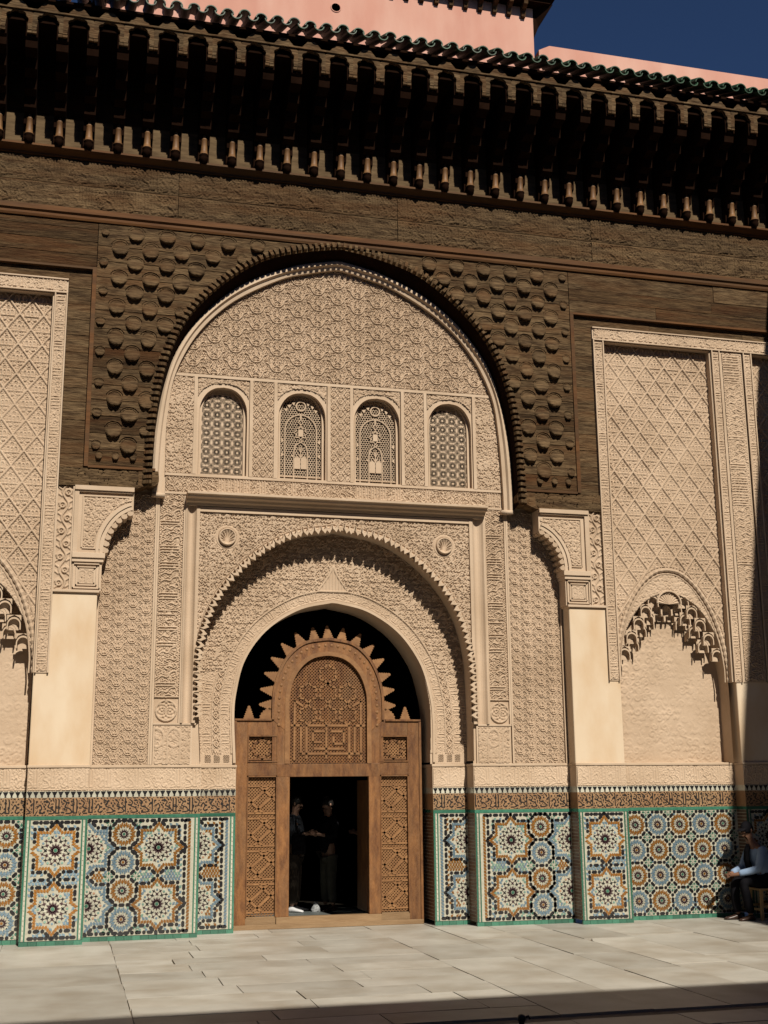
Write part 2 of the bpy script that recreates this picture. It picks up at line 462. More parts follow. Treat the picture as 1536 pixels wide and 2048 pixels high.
def tile_braid(W=.18, H=.165):
    t = Tile(W, H)
    for (ox, oz) in ((W / 4, 0), (3 * W / 4, H / 2)):
        for sx in (-1, 1):
            P = lambda x, z: (ox + sx * x, oz + z)
            t.curve([P(0, -.075), P(.03, -.045), P(.042, -.01), P(.02, .02), P(.03, .05), P(.045, .0825)], .0075, 1)
            t.curve([P(0, .05), P(.012, .03), P(.0, .0), P(.014, -.028)], .006, .85)
            t.dot(*P(.022, .004), .005, .6); t.dot(*P(.018, .066), .006, .7)
    return t
def tile_flow():
    """weathered overall leaf pattern of the lower niche wall"""
    W, H = .62, .42; t = Tile(W, H)
    for (ox, oz) in ((W / 4, 0), (3 * W / 4, H / 2)):
        for sx in (-1, 1):
            P = lambda x, z: (ox + sx * x, oz + z)
            t.curve([P(0, -.17), P(.06, -.14), P(.1, -.05), P(.15, .0), P(.155, .02)], .017, .8)
            t.curve([P(0, .13), P(.05, .1), P(.06, .04), P(.02, .02)], .015, .7)
            t.curve([P(.02, -.1), P(.07, -.07), P(.05, -.02), P(.0, -.03)], .014, .7)
            t.curve([P(.09, .09), P(.12, .13), P(.09, .17), P(.04, .17)], .014, .7)
            t.curve([P(.1, .04), P(.13, .06), P(.145, .1)], .012, .6)
    return t

T_HEART, T_DROP, T_SEBKA, T_BRAID = tile_heart().pack(1), tile_drop().pack(2, .023, .0072), tile_sebka().pack(3, .028, .0085, .62), tile_braid().pack(4, .024, .0075)
T_FLOW = tile_scroll(.93, .93, .115, .048, .014, 23)
T_SCROLL = tile_scroll(.66, .66, .062, .026, .0085).pack(5); T_SCROLL2 = tile_scroll(.6, .6, .056, .023, .0075, 7).pack(6, .024, .0075); T_VOUS = tile_scroll(.72, .72, .08, .034, .011, 11).pack(7)
T_SCR1, T_SCR2, T_SCR3 = tile_script(.24, 1.7, 2, .0095).pack(8), tile_script(.26, 1.9, 5, .0095).pack(9), tile_script(.11, 1.3, 9, .0062).pack(10, .022, .0065, .8, .006)
T_SCRW = tile_script(.32, 2.4, 12, .013).pack(11, .042, .013, .8, .012)

def grid_mesh(name, X, Y, Z, mask=None, mat='stucco', smooth=True):
    """X,Y,Z arrays (nz,nx) -> quad sheet; mask per quad"""
    nz, nx = X.shape
    idx = np.arange(nz * nx).reshape(nz, nx)
    q = np.stack([idx[:-1, :-1], idx[:-1, 1:], idx[1:, 1:], idx[1:, :-1]], -1)
    if mask is not None: q = q[mask]
    q = q.reshape(-1, 4)
    used = np.zeros(nz * nx, bool); used[q.ravel()] = True
    remap = np.cumsum(used) - 1
    co = np.stack([X, Y, Z], -1).reshape(-1, 3)[used].astype(np.float32)
    q = remap[q].astype(np.int32)
    me = bpy.data.meshes.new(name)
    me.vertices.add(len(co)); me.vertices.foreach_set('co', co.ravel())
    me.loops.add(q.size); me.loops.foreach_set('vertex_index', q.ravel())
    me.polygons.add(len(q)); me.polygons.foreach_set('loop_start', np.arange(0, q.size, 4, dtype=np.int32))
    me.update(calc_edges=True)
    me.materials.append(MAT[mat])
    if smooth: me.shade_smooth()
    me.validate()
    return me
SP = .0065
def relief(name, x0, x1, z0, z1, y, fn, depth, parent, mat='stucco', mask=None, s=SP, mesh_only=False, wear=.0):
    """carved panel facing -y: ground at y, ridges at y-depth"""
    nx, nz = max(2, int(round((x1 - x0) / s)) + 1), max(2, int(round((z1 - z0) / s)) + 1)
    X, Z = np.meshgrid(np.linspace(x0, x1, nx), np.linspace(z0, z1, nz))
    h = fn(X, Z)
    if wear:
        rs = np.random.RandomState(5)
        w = sum(a * np.sin(X * f1 + p1) * np.sin(Z * f2 + p2) for a, f1, f2, p1, p2 in
                [(1, 3.1, 2.3, .3, 1.1), (.7, 6.3, 7.1, 2, .4), (.5, 13, 11, .9, 2.2)])
        h = h * np.clip(1 - wear * (w * .5 + .5), .15, 1)
    Y = y - depth * h
    mk = None
    if mask is not None:
        mc = mask(X, Z); mk = mc[:-1, :-1] & mc[1:, 1:] & mc[:-1, 1:] & mc[1:, :-1]
    me = grid_mesh(name, X, Y, Z, mk, mat, smooth=False)
    if mesh_only: return me
    return place(name, me, parent)
def bar(mb, x0, x1, z0, z1, y, d=.02): return mb.box(x0, x1, y - d, y + .03, z0, z1)

# ------------------------------------------------------------------ the courtyard building
A0, B0 = 2.8655, 3.517           # pilaster edges
R1, R2, DY = .22, .485, .75    # planes of the recess, the inner arch wall and the door screen
XO = -.035                       # centre line of the arches
WA_H = [(2.27, 5.05), (2.26, 5.5), (2.22, 6.1), (2.10, 6.68), (1.86, 7.2), (1.45, 7.66), (.97, 8.0), (.45, 8.17), (0, 8.25)]
SA_H = [(2.22, 5.0), (2.22, 5.3), (2.20, 5.75), (2.12, 6.3), (1.95, 6.85), (1.62, 7.33), (1.17, 7.72), (.62, 7.985), (.3, 8.075), (0, 8.135)]
SI_H = [(2.14, 5.0), (2.135, 5.3), (2.10, 5.97), (2.015, 6.52), (1.75, 7.06), (1.335, 7.5), (.75, 7.85), (.36, 7.975), (0, 8.06)]
IA_H = [(1.63, 0), (1.63, .9), (1.64, 1.9), (1.655, 2.45), (1.635, 3.2), (1.46, 3.76), (1.085, 4.23), (.59, 4.55), (0, 4.67)]
DA_H = [(1.195, 0), (1.195, .9), (1.20, 1.8), (1.215, 2.4), (1.185, 2.72), (1.075, 3.1), (.81, 3.46), (.42, 3.71), (0, 3.81)]
ZONES = [(-1.80, -1.12), (-.82, -.15), (.14, .80), (1.10, 1.75)]        # window bays
WIN = [(-1.46, .29), (-.485, .295), (.47, .295), (1.425, .285)]          # centre, half width
def win_half(w): return [(w, 5.28), (w, 5.7), (w, 6.05), (w * .93, 6.19), (w * .7, 6.305), (w * .38, 6.37), (0, 6.39)]

fac = empty('madrasa_building')
tag(fac, 'old courtyard building with carved stucco, cedar frieze, green tiled eave and mosaic dado', 'building')

WA, SA, SI, IA, DA = arch(WA_H, XO), arch(SA_H, XO), arch(SI_H, XO), arch(IA_H, XO), arch(DA_H, XO)
def plumb(A): return [(x - XO + XO * min(1, max(0, (z - 1.84) / 1.4)), z) for x, z in A]
IA, DA = plumb(IA), plumb(DA)
above = lambda A, z0=1.85: [p for p in A if p[1] > z0]
# --- plain masonry behind the carving
m = MB()
wall_around(m, IA, -A0, A0, 0, 5.27, R1 + .012)
m.skin(above(IA), R1 - .02, above(IA), R2 + .02)
wall_around(m, DA, -1.9, 1.9, 0, 4.9, R2 + .012)
m.skin(above(DA), R2 - .004, above(DA), .99)
m.box(-A0, A0, R1 + .012, .9, 6.5, 8.6)
xs = [-A0] + [v for z in ZONES for v in z] + [A0]
for i in range(0, len(xs), 2): m.box(xs[i], xs[i + 1], R1 + .012, .6, 5.27, 6.5)
for (x0, x1), (cx, w) in zip(ZONES, WIN):
    Aw = arch(win_half(w), cx, 5)
    wall_around(m, Aw, x0, x1, 5.27, 6.5, R1 + .012)
    m.skin(Aw, R1 - .0, Aw, R1 + .30)
    m.box(cx - w, cx + w, R1 - .0, R1 + .3, 5.25, 5.285)
for s in (-1, 1):
    m.box(min(s * A0, s * B0), max(s * A0, s * B0), .05, .7, 3.79, 8.6)
m.build('wall', 'stucco_pale', fac)
# rooms behind the openings, their darkness put into a near-black colour
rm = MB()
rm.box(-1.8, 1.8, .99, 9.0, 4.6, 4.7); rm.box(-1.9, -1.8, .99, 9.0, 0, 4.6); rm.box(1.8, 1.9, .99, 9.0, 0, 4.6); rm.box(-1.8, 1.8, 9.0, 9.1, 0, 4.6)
rm.box(-1.8, 1.8, 3.0, 9.0, -.05, .004)  # far part of the floor, coloured near-black as if unlit
for cx, w in WIN: rm.box(cx - w - .02, cx + w + .02, R1 + .30, R1 + .34, 5.2, 6.45)  # flat near-black sheets stand in for the shade behind the windows
rm.build('vestibule', 'shade_black', fac)
MB().box(-1.8, 1.8, .93, 3.0, -.05, .006).build('vestibule_floor', 'room_floor', fac)

# --- pilasters
for x0, x1 in ((-B0, -A0), (A0, B0), (5.12, 5.70), (-5.70, -5.12)):
    MB().box(x0, x1, 0, .62, 1.84, 3.79).build('pilaster', 'plaster', fac, bevel=.012)

# --- carving of the great recess
def strip_fn(T, x0, z0, z1, k=1.0): return lambda X, Z: T.at((X - x0) * k, (Z - z0) * T.H / (z1 - z0))
def vstrip_fn(T, x0, x1, z0, k=1.0): return lambda X, Z: T.at((Z - z0) * k, (x1 - X) * T.H / (x1 - x0))
SIi = arch(SI_H, XO, 8, -.012)
tymp = relief('tympanum', -2.16, 2.10, 6.545, 8.05, R1 + .008, lambda X, Z: T_HEART.at((X - XO) * 1.12 + .145, (Z - 6.50) * 1.12), .023, fac,
              mask=lambda X, Z: inside_arch(X - XO, Z, SI_H), s=.005)
tag(tymp, 'sunlit stucco tympanum carved with hearts and scrolls')
# stucco arch moulding
N = 90
a, b = resample(offset(SA, .040), N), resample(SI, N)
mid = [((p[0] + q[0]) / 2, (p[1] + q[1]) / 2) for p, q in zip(a, b)]
q1 = [(.8 * p[0] + .2 * q[0], .8 * p[1] + .2 * q[1]) for p, q in zip(a, b)]
q2 = [(.35 * p[0] + .65 * q[0], .35 * p[1] + .65 * q[1]) for p, q in zip(a, b)]
m = MB(); m.skin(a, R1 - .08, q1, R1 - .105); m.skin(q1, R1 - .105, mid, R1 - .11); m.skin(mid, R1 - .11, q2, R1 - .075); m.skin(q2, R1 - .075, b, R1 - .065); m.skin(b, R1 - .065, b, R1 + .02)
for s in (-1, 1): m.box(XO + s * 2.18 - .075, XO + s * 2.18 + .075, R1 - .11, R1 + .01, 4.955, 5.0)
m.build('arch_moulding', 'stucco_pale', fac, smooth=True)
# border ribs of the window storey
m = MB()
for z0, z1 in ((6.50, 6.535), (5.245, 5.275), (5.02, 5.045)): bar(MB(), -2.14, 2.09, z0, z1, R1 + .008, .022).build('rib', 'stucco_pale', fac)
for x in (-1.80, -1.12, -.82, -.15, .14, .80, 1.10, 1.75): bar(MB(), x - .02, x + .02, 5.2755, 6.4995, R1 + .008, .026).build('rib', 'stucco_pale', fac)
for x0, x1, T in ((-2.14, -1.82, T_SCROLL2), (-1.10, -.84, T_BRAID), (-.13, .12, T_BRAID), (.82, 1.08, T_BRAID), (1.77, 2.09, T_SCROLL2)):
    relief('carved_strip', x0, x1, 5.28, 6.5, R1 + .008, lambda X, Z, T=T, x0=x0: T.at(X - x0, Z), .019, fac, s=.005,
           mask=lambda X, Z: inside_arch(X - XO, Z, SI_H))
for (x0, x1), (cx, w) in zip(ZONES, WIN):
    H = win_half(w + .05)
    relief('carved_spandrel', x0 + .03, x1 - .03, 6.05, 6.49, R1 + .008, lambda X, Z: T_SCROLL2.at(X, Z), .018, fac, s=.0065,
           mask=lambda X, Z, H=H, cx=cx: ~inside_arch(X - cx, Z - .05, H))
relief('inscription_band', -2.13, 2.08, 5.045, 5.245, R1 + .008, strip_fn(T_SCR1, -2.13, 5.045, 5.245), .020, fac, s=.005)

# --- windows
def solid_star(X, Z):
    p, q = .127, .118
    x, z = (X % p) - p / 2, (Z % q) - q / 2
    r, th = np.hypot(x, z), np.arctan2(z, x)
    ray = (r < .016) | ((r < .050) & (np.cos(14 * th) > -.15)) | (r >= .049)
    x2, z2 = ((X + p / 2) % p) - p / 2, ((Z + q / 2) % q) - q / 2
    r2, t2 = np.hypot(x2, z2), np.arctan2(z2, x2)
    hole = ((r2 > .011) & (r2 < .022) & (np.cos(8 * t2) > .3)) | (r2 < .005) | ((r2 > .027) & (r2 < .036) & (np.cos(8 * t2) < -.4))
    return ray & ~hole
def solid_honey(X, Z):
    p, q = .032, .0275
    j = np.floor(Z / q); x = ((X + (j % 2) * p / 2) % p) - p / 2; z = Z - (j + .5) * q
    return np.maximum(np.abs(x) * .866 + np.abs(z) * .5, np.abs(z)) >.0100
for k, (cx, w) in enumerate(WIN):
    H = win_half(w)
    win = empty('window', (0, 0, 0), fac)
    yl = R1 + .10
    # jamb moulding
    mm = MB(); Aw = arch(win_half(w - .004), cx, 5); Ai = arch(win_half(w - .035), cx, 5)
    mm.band(Aw, Ai, yl - .03, yl + .03)
    mm.build('frame', 'stucco_pale', win, smooth=False)
    if k in (0, 3):
        me = relief('lattice', cx - w + .02, cx + w - .02, 5.285, 6.37, yl, lambda X, Z: np.zeros_like(X), .0, None,
                    mask=lambda X, Z: solid_star(X - cx, Z - 5.3) & inside_arch(X - cx, Z, win_half(w - .02)), s=.0036, mesh_only=True, mat='stucco_pale')
        place('lattice', me, win)
    else:
        me = relief('lattice', cx - w + .02, cx + w - .02, 5.285, 6.37, yl + .01, lambda X, Z: np.zeros_like(X), .0, None,
                    mask=lambda X, Z: solid_honey(X - cx, Z - 5.3) & inside_arch(X - cx, Z, win_half(w - .02)), s=.0042, mesh_only=True, mat='stucco')
        place('lattice', me, win)
        g = MB(); y = yl
        T3 = lambda pts, r=.011: g.tube([(cx + p[0], y, p[1]) for p in pts], r, 5)
        T3([(.058 * math.cos(t), 6.245 + .058 * math.sin(t)) for t in np.linspace(0, 2 * math.pi, 17)])
        T3([(-.20, 5.30), (-.20, 5.85)] + [(-.20 * math.cos(t), 5.92 + .215 * math.sin(t)) for t in np.linspace(0, math.pi, 15)] + [(.20, 5.85), (.20, 5.30)], .009)
        T3([(0, 6.13), (0, 6.07)], .014)
        T3([(0, 6.075), (.03, 6.035), (0, 5.995), (-.03, 6.035), (0, 6.075)], .009)
        st = []
        for q in range(17):
            a_ = q * math.pi / 8 + math.pi / 8 * 0; rr = .088 if q % 2 == 0 else .062
            st.append((rr * math.sin(a_), 5.90 + rr * math.cos(a_)))
        T3(st, .009); 
        g.box(cx - .03, cx + .03, y - .006, y + .006, 5.855, 5.945)
        T3([(.016 * math.cos(t), 5.795 + .016 * math.sin(t)) for t in np.linspace(0, 2 * math.pi, 9)], .007)
        for sx in (-1, 1):
            g.prism([(cx + sx * .004, 5.44), (cx + sx * .076, 5.44), (cx + sx * .076, 5.575), (cx + sx * .045, 5.60), (cx + sx * .004, 5.575)], y - .004, y + .008)
            T3([(0, 5.58), (sx * .03, 5.63), (sx * .055, 5.62), (sx * .045, 5.585)], .008)
        T3([(0, 5.57), (0, 5.70)], .008); T3([(-.02, 5.68), (0, 5.72), (.02, 5.68), (0, 5.645), (-.02, 5.68)], .008)
        T3([(-.085, 5.30), (-.085, 5.66), (-.065, 5.735), (0, 5.785), (.065, 5.735), (.085, 5.66), (.085, 5.30)], .009)
        for sx in (-1, 1):
            g.prism([(cx + sx * .095, 5.585), (cx + sx * .125, 5.60), (cx + sx * .095, 5.615)], y - .006, y + .006)
            for zz in (5.36 + .25, 5.36 + .43):
                g.prism([(cx + sx * (w - .05), zz - .03), (cx + sx * (w - .085), zz), (cx + sx * (w - .05), zz + .03)], y - .006, y + .006)
            for t in (.55, .85, 1.15):
                g.prism([(cx + sx * ((w - .045) * math.sin(t * .9) - d0), 6.08 + .24 * math.cos(t * .9) + d1) for d0, d1 in ((0, 0), (.05, .01), (.03, -.04))], y - .005, y + .006)
        g.box(cx - w + .03, cx + w - .03, y - .01, y + .01, 5.286, 5.305); g.box(cx - w + .03, cx + w - .03, y - .008, y + .008, 5.33, 5.342)
        g.build('tracery', 'stucco_pale', win)

# --- frame around the doorway arch
relief('flank_panel', -2.835, -2.235, 1.87, 5.0, R1 + .006, lambda X, Z: T_DROP.at((X + 2.835) * 1.18, Z * 1.18), .020, fac, s=.005)
relief('flank_panel', 2.165, 2.82, 1.87, 5.0, R1 + .006, lambda X, Z: T_DROP.at((X - 2.165) * 1.18, Z * 1.18), .020, fac, s=.005)
def medallion(X, Z, cx, cz, r):
    d = np.hypot(X - cx, Z - cz); th = np.arctan2(Z - cz, X - cx)
    return np.where(np.abs(d - r) < .009, 1, np.where(d < r, .5 + .5 * np.cos(8 * th) * np.cos(d * 130), 0)).clip(0, 1)
for x0, x1 in ((-2.18, -1.905), (1.865, 2.11)):
    xc = (x0 + x1) / 2
    def fn(X, Z, x0=x0, x1=x1, xc=xc):
        h = vstrip_fn(T_SCR2, x0, x1, 2.65)(X, Z)
        h = np.where(Z < 2.62, medallion(X, Z, xc, 2.475, .115), h)
        h = np.where(Z > 5.02, medallion(X, Z, xc, 5.14, .09), h)
        return np.maximum(h, (np.abs(Z - 2.63) < .008) * 1.0)
    relief('inscription_column', x0, x1, 2.335, 5.03, R1 + .006, fn, .021, fac, s=.005)
    def fb(X, Z, x0=x0, x1=x1, xc=xc):
        h = T_SCROLL2.at(X, Z) * .8
        for c in (xc - .095 , xc + .095):
            d = np.hypot((X - c) / .075, (Z - 2.17) / .10)
            h = np.where(np.abs(d - 1) < .13, 1, h)
            h = np.where(np.hypot(X - c, Z - 2.17) < .022, 1, h)
            h = np.where((np.abs(np.abs(X - c) - .072) < .008) & (Z < 2.17), 1, h)
        return h
    sx = -1 if xc < 0 else 1
    bx0, bx1 = (x0 + .02, -1.76) if sx < 0 else (1.70, x1 - .01)
    relief('base_panel', bx0, bx1, 1.875, 2.30, R1 - .012, fb, .016, fac, s=.0065)
    m = MB(); m.box(bx0 - .02, bx1 + .02, R1 - .012, R1 + .02, 1.865, 2.315)
    m.build('base_block', 'stucco_pale', fac)
m = MB()
for x in (-2.85, -2.2225, -2.198, -1.892, 1.852, 2.122, 2.147, 2.84): MB().box(x - .011, x + .011, R1 - .022, R1 + .03, 1.87 if abs(x) > 2.14 else 2.336, 5.0).build('rib', 'stucco_pale', fac)
for x0, x1 in ((-2.185, -1.7), (1.7, 2.13)): MB().box(x0, x1, R1 - .023, R1 + .03, 2.315, 2.335).build('rib', 'stucco_pale', fac)
# the smooth cove that frames the spandrel on three sides
def cove(mb, xa, xb, z0, z1):
    """vertical strip: xa outer edge, xb inner edge"""
    n = 7; P = [(xa, R1 - .035), ]
    for k in range(n + 1):
        t = k / n; P.append((xa + (xb - xa) * (.12 + .76 * t), R1 - .045 + .055 * math.sin(math.pi * t) ** .8))
    P += [(xb, R1 - .04)]
    vs = [(x, y, z0) for x, y in P] + [(x, y, z1) for x, y in P]; k = len(P)
    mb.add(vs, [(i, i + 1, i + 1 + k, i + k) for i in range(k - 1)])
    mb.add([(P[0][0], R1 + .02, z0), (P[0][0], R1 + .02, z1), (P[0][0], P[0][1], z1), (P[0][0], P[0][1], z0)], [(0, 1, 2, 3)])
m = MB(); cove(m, -1.885, -1.735, 2.335, 4.88); cove(m, 1.845, 1.66, 2.335, 4.88)
m.box(-1.735, 1.66, R1 - .04, R1 + .02, 4.815, 4.875)
for x in (-1.73, 1.655): m.box(x - .014, x + .014, R1 - .045, R1 + .02, 2.335, 4.86)
m.build('alfiz_frame', 'stucco_pale', fac, smooth=False)
m = MB(); m.prism_x([(R1 + .01, 5.022), (.015, 5.022), (.015, 4.992), (.045, 4.985), (.055, 4.962), (.12, 4.955), (.13, 4.925), (.172, 4.915), (.175, 4.885), (R1 + .01, 4.88)], -1.885, 1.845)
m.build('cornice', 'stucco_pale', fac, bevel=.004)
IAb = arch(IA_H, XO)
def fn_sp(X, Z):
    d = dist_poly(X, Z, IAb)
    h = T_SCROLL.at(X * 1.2, Z * 1.2)
    h = np.where(d < .075, .55 + .35 * np.cos(d * 170), h)
    for cx in (-1.385, 1.315):
        r = np.hypot(X - cx, Z - 4.52)
        h = np.where(r < .15, .5, h); h = np.where(np.abs(r - .125) < .012, .9, h)
    r = np.hypot(X + .045, Z - 4.765); h = np.where(r < .05, 1, h); h = np.where((r < .03) & (np.cos(8 * np.arctan2(Z - 4.765, X + .045)) > .2), .4, h)
    return h
relief('spandrel_panel', -1.715, 1.64, 2.35, 4.815, R1 - .0, fn_sp, .023, fac, s=.005, mask=lambda X, Z: ~inside_arch(X - XO, Z, IA_H))
for cx in (-1.385, 1.315):
    # scallop-shell medallion: a fluted bowl set into a ring
    m = MB(); n = 26; r = .088
    rings = [(r * 1.0, -.03), (r * .92, -.012)]
    vs = [(cx, R1 - .007, 4.52 - .04)]; fs = []
    K = 6
    for j in range(1, K + 1):
        for i in range(n * 2):
            th = 2 * math.pi * i / (n * 2); f = j / K
            fl = .017 * math.cos(13 * th) * f
            vs.append((cx + r * f * math.cos(th), R1 - .052 + .045 * (1 - f ** 2) + fl * (1.0 if f < .99 else 0), 4.52 - .04 * (1 - f) + r * f * math.sin(th)))
    M2 = n * 2
    fs += [(0, 1 + i, 1 + (i + 1) % M2) for i in range(M2)]
    for j in range(K - 1):
        fs += [(1 + j * M2 + i, 1 + j * M2 + (i + 1) % M2, 1 + (j + 1) * M2 + (i + 1) % M2, 1 + (j + 1) * M2 + i) for i in range(M2)]
    m.add(vs, fs)
    m.lathe([(r, R1 + .01), (r, R1 - .056), (r + .008, R1 - .060), (r + .016, R1 - .045), (r + .022, R1)], (cx, 0, 4.52), 32, 'y')
    m.f.pop(); m.f.pop(); m.mi.pop(); m.mi.pop()
    m.build('shell_medallion', 'stucco_pale', fac, smooth=True)
# scalloped lip of the doorway arch
lip = MB()
for k_, (y0_, y1_, sc_) in enumerate(((-.085, -.055, 1.0), (-.055, -.02, .8), (-.02, .03, .62))):
    lip.prism([(-.036, .046 * sc_ + .02), (-.036, .012), (-.018, -.012 * sc_), (0, -.040 * sc_), (.018, -.012 * sc_), (.036, .012), (.036, .046 * sc_ + .02), (.018, .030), (0, .012), (-.018, .030)], y0_ + .0005, y1_)
lip_me = lip.mesh('scallop', 'stucco_pale')
IAr = [p for p in resample(IA, 400) if p[1] > 2.40]
ln = len(IAr)
lips = empty('scalloped_edge', (0, 0, 0), fac)
cnt = 88
for k in range(cnt):
    i = int(1 + (ln - 3) * k / (cnt - 1)); p, q = IAr[i - 1], IAr[i + 1]
    nx, nz = -(q[1] - p[1]), (q[0] - p[0])
    place('scallop', lip_me, lips, (IAr[i][0], R1 - .0, IAr[i][1]), (0, math.atan2(nx, nz), 0))
# inner arch wall
def fn_r2(X, Z):
    d = dist_poly(X, Z, DA); x = X - XO
    s = np.where(Z > 2.6, 1.35 * np.arctan2(Z - 2.6, np.abs(x)), Z - 2.6)
    h = T_VOUS.at(X * 1.3, Z * 1.3)
    low = Z < 2.95
    h = np.where(low & (d > .175) & (d < .255), T_BRAID.at((d - .175) * 1.1, Z), h)
    h = np.where(low & (d > .27), T_SCR3.at(s, (d - .27) * 1.05) * .6, h)
    h = np.where((d > .055) & (d < .16), T_SCR3.at(s, (d - .055) * 1.05) * .55, h)
    for e in (.045, .166): h = np.where(np.abs(d - e) < .008, .9, h)
    h = np.where(low & (np.abs(d - .262) < .007), .9, h)
    h = np.where(d < .036, .75, h)
    # keel ornament over the crown
    kx, kz = np.abs(X - XO + .005), Z - 3.96
    keel = (kz > 0) & (kz < .27) & (kx < .17 * (1 - (kz / .27)) ** 1.3 + .005)
    ke = (kz > -.02) & (kz < .30) & (kx < .17 * (1 - (np.clip(kz, 0, .3) / .30)) ** 1.3 + .02)
    h = np.where(ke, 1.0, h); h = np.where(keel, .45 + .25 * np.cos(kx * 160), h)
    foot = Z < 2.0
    h = np.where(foot, .3, h)
    for c in (.105, .215, .32):
        h = np.where(foot & (np.abs(d - c) < .035) & (np.abs(Z - 1.945) < .04), .5 + .5 * np.sign(np.cos((d - c) * 300) * np.cos((Z - 1.945) * 300)), h)
    return h
relief('arch_face', XO - 1.70, XO + 1.70, 1.87, 4.70, R2, fn_r2, .022, fac, s=.0052,
       mask=lambda X, Z: (~inside_arch(X - XO, Z, DA_H)) & (inside_arch(X - XO, Z - .03, [(x + .03 if z < 4.6 else x, z) for x, z in IA_H])))
# plain jambs of the arch below the lip
m = MB()
Dn, Dm = resample(above(DA), 80), resample(offset(above(DA), .03), 80)
m.band(Dn, Dm, R2 - .03, R2 + .01)
m.build('arch_roll', 'stucco_pale', fac, smooth=True)

# --- capitals and brackets over the two pilasters
CURVE = [(2.80, 4.22), (2.797, 4.30), (2.775, 4.42), (2.715, 4.545), (2.63, 4.645), (2.54, 4.705), (2.50, 4.72)]
for s in (-1, 1):
    F = lambda pts: [(s * x, z) for x, z in pts]
    bk = empty('bracket', (0, 0, 0), fac)
    cv = spline(CURVE, 5)
    m = MB(); m.prism(F(cv + [(2.50, 5.0), (3.165, 5.0), (3.165, 4.22)]), -.005, .60)
    m.build('body', 'stucco_pale', bk)
    # arch roll and scalloped lip on the curve
    cn = [p for p in cv if p[1] < 4.73]
    o1, o2 = offset(cn, -.035), offset(cn, -.10)
    o0 = offset(cn, .0)
    m = MB()
    m.band(F(offset(cn, -.075)), F(offset(cn, -.11)), -.035, 0); m.band(F(offset(cn, -.028)), F(offset(cn, -.066)), -.022, 0)
    m.build('roll', 'stucco_pale', bk, smooth=False)
    m = MB(); cr = resample(cn, 9)
    for i, p in enumerate(cr[:-1]):
        q = cr[i + 1]; c = ((p[0] + q[0]) / 2, (p[1] + q[1]) / 2); r = math.hypot(q[0] - p[0], q[1] - p[1]) / 2
        for y0 in (-.02, .07, .16):
            m.prism(F([(c[0] + r * .95 * math.cos(t), c[1] + r * .75 * math.sin(t)) for t in np.linspace(0, 2 * math.pi, 9)[:-1]]), y0, y0 + .075)
    m.build('scalloped_edge', 'stucco', bk, smooth=False)
    # frame and scroll field
    m = MB()
    for x0, x1, z0, z1, d in ((2.50, 3.165, 4.955, 5.005, .05), (2.52, 3.12, 4.935, 4.955, .03), (3.115, 3.165, 4.225, 4.955, .03), (3.06, 3.075, 4.29, 4.90, .014), (2.56, 3.06, 4.885, 4.90, .014), (2.86, 3.06, 4.275, 4.29, .014)):
        m.box(min(s * x0, s * x1), max(s * x0, s * x1), -.005 - d, .0, z0, z1)
    m.build('frame', 'stucco_pale', bk)
    xa, xb = min(s * 2.52, s * 3.05), max(s * 2.52, s * 3.05)
    cpoly = F(offset(cn, -.12))
    def mk(X, Z, s=s):
        w = np.interp(Z, [p[1] for p in offset(cn, -.13)], [p[0] for p in offset(cn, -.13)], left=9, right=2.4)
        return (s * X > w)
    relief('scroll_field', xa, xb, 4.30, 4.88, .0, lambda X, Z: T_SCROLL.at(X * 1.1, Z * 1.1), .020, bk, s=.0065, mask=mk)
    # capital
    cp = empty('capital', (0, 0, 0), fac)
    m = MB()
    B_ = lambda x0, x1, z0, z1, y0, y1=.55: m.box(min(s * x0, s * x1), max(s * x0, s * x1), y0, y1, z0, z1)
    B_(2.80, 3.165, 4.165, 4.225, -.05); B_(2.815, 3.165, 4.12, 4.165, -.03); B_(2.83, 3.165, 3.79, 4.12, -.0)
    B_(2.845, 3.365, 3.77, 3.80, -.03)
    m.build('block', 'stucco_pale', cp, bevel=.004)
    m = MB()
    for k, d in ((.0, .022), (.035, .014), (.06, .008)):
        x0, x1, z0, z1 = 2.845 + k, 3.15 - k, 3.815 + k, 4.105 - k; w = .013
        for q in ((x0, x1, z0, z0 + w), (x0, x1, z1 - w, z1), (x0, x0 + w, z0, z1), (x1 - w, x1, z0, z1)): B_(*q, -d, .01)
    m.build('frame', 'stucco_pale', cp)
    def fc(X, Z, s=s):
        x = s * X - 2.9975; h = T_SCROLL2.at(X, Z) * .6
        for c in (-.045, .045):
            d = np.hypot((x - c) / .036, (Z - 3.99) / .035); h = np.where((np.abs(d - 1) < .22) & (Z > 3.985), 1, h)
            h = np.where((np.abs(np.abs(x - c) - .036) < .007) & (Z < 3.99), 1, h)
        return h
    relief('arcade_panel', min(s * 2.915, s * 3.08), max(s * 2.915, s * 3.08), 3.885, 4.035, .0, fc, .012, cp, s=.006)
    # scroll border between capital and bay frame
    x0, x1 = sorted((s * 3.185, s * 3.345))
    def fs_(X, Z, x0=x0, x1=x1):
        c = (x0 + x1) / 2; u = X - c; ph = (Z - 3.8) / .30 * 2 * np.pi
        st = np.abs(u - .035 * np.sin(ph)) ; h = np.clip(1.6 - st / .010, 0, 1)
        zc = ((Z - 3.8) % .15) - .075; sg = np.where(((Z - 3.8) // .15) % 2 == 0, -1, 1)
        rr = np.hypot(u - sg * .03, zc); h = np.maximum(h, np.clip(1.6 - np.abs(rr - .03) / .009, 0, 1)); h = np.maximum(h, np.clip(1.5 - rr / .009, 0, 1))
        leaf = np.clip(np.cos(ph * 4 + u * 60 * sg) * 1.3 - .2, 0, 1) * (np.abs(u) > .035); return np.maximum(h, leaf * .7)
    relief('scroll_border', x0, x1, 3.80, 5.0, .012, fs_, .022, fac, s=.006)
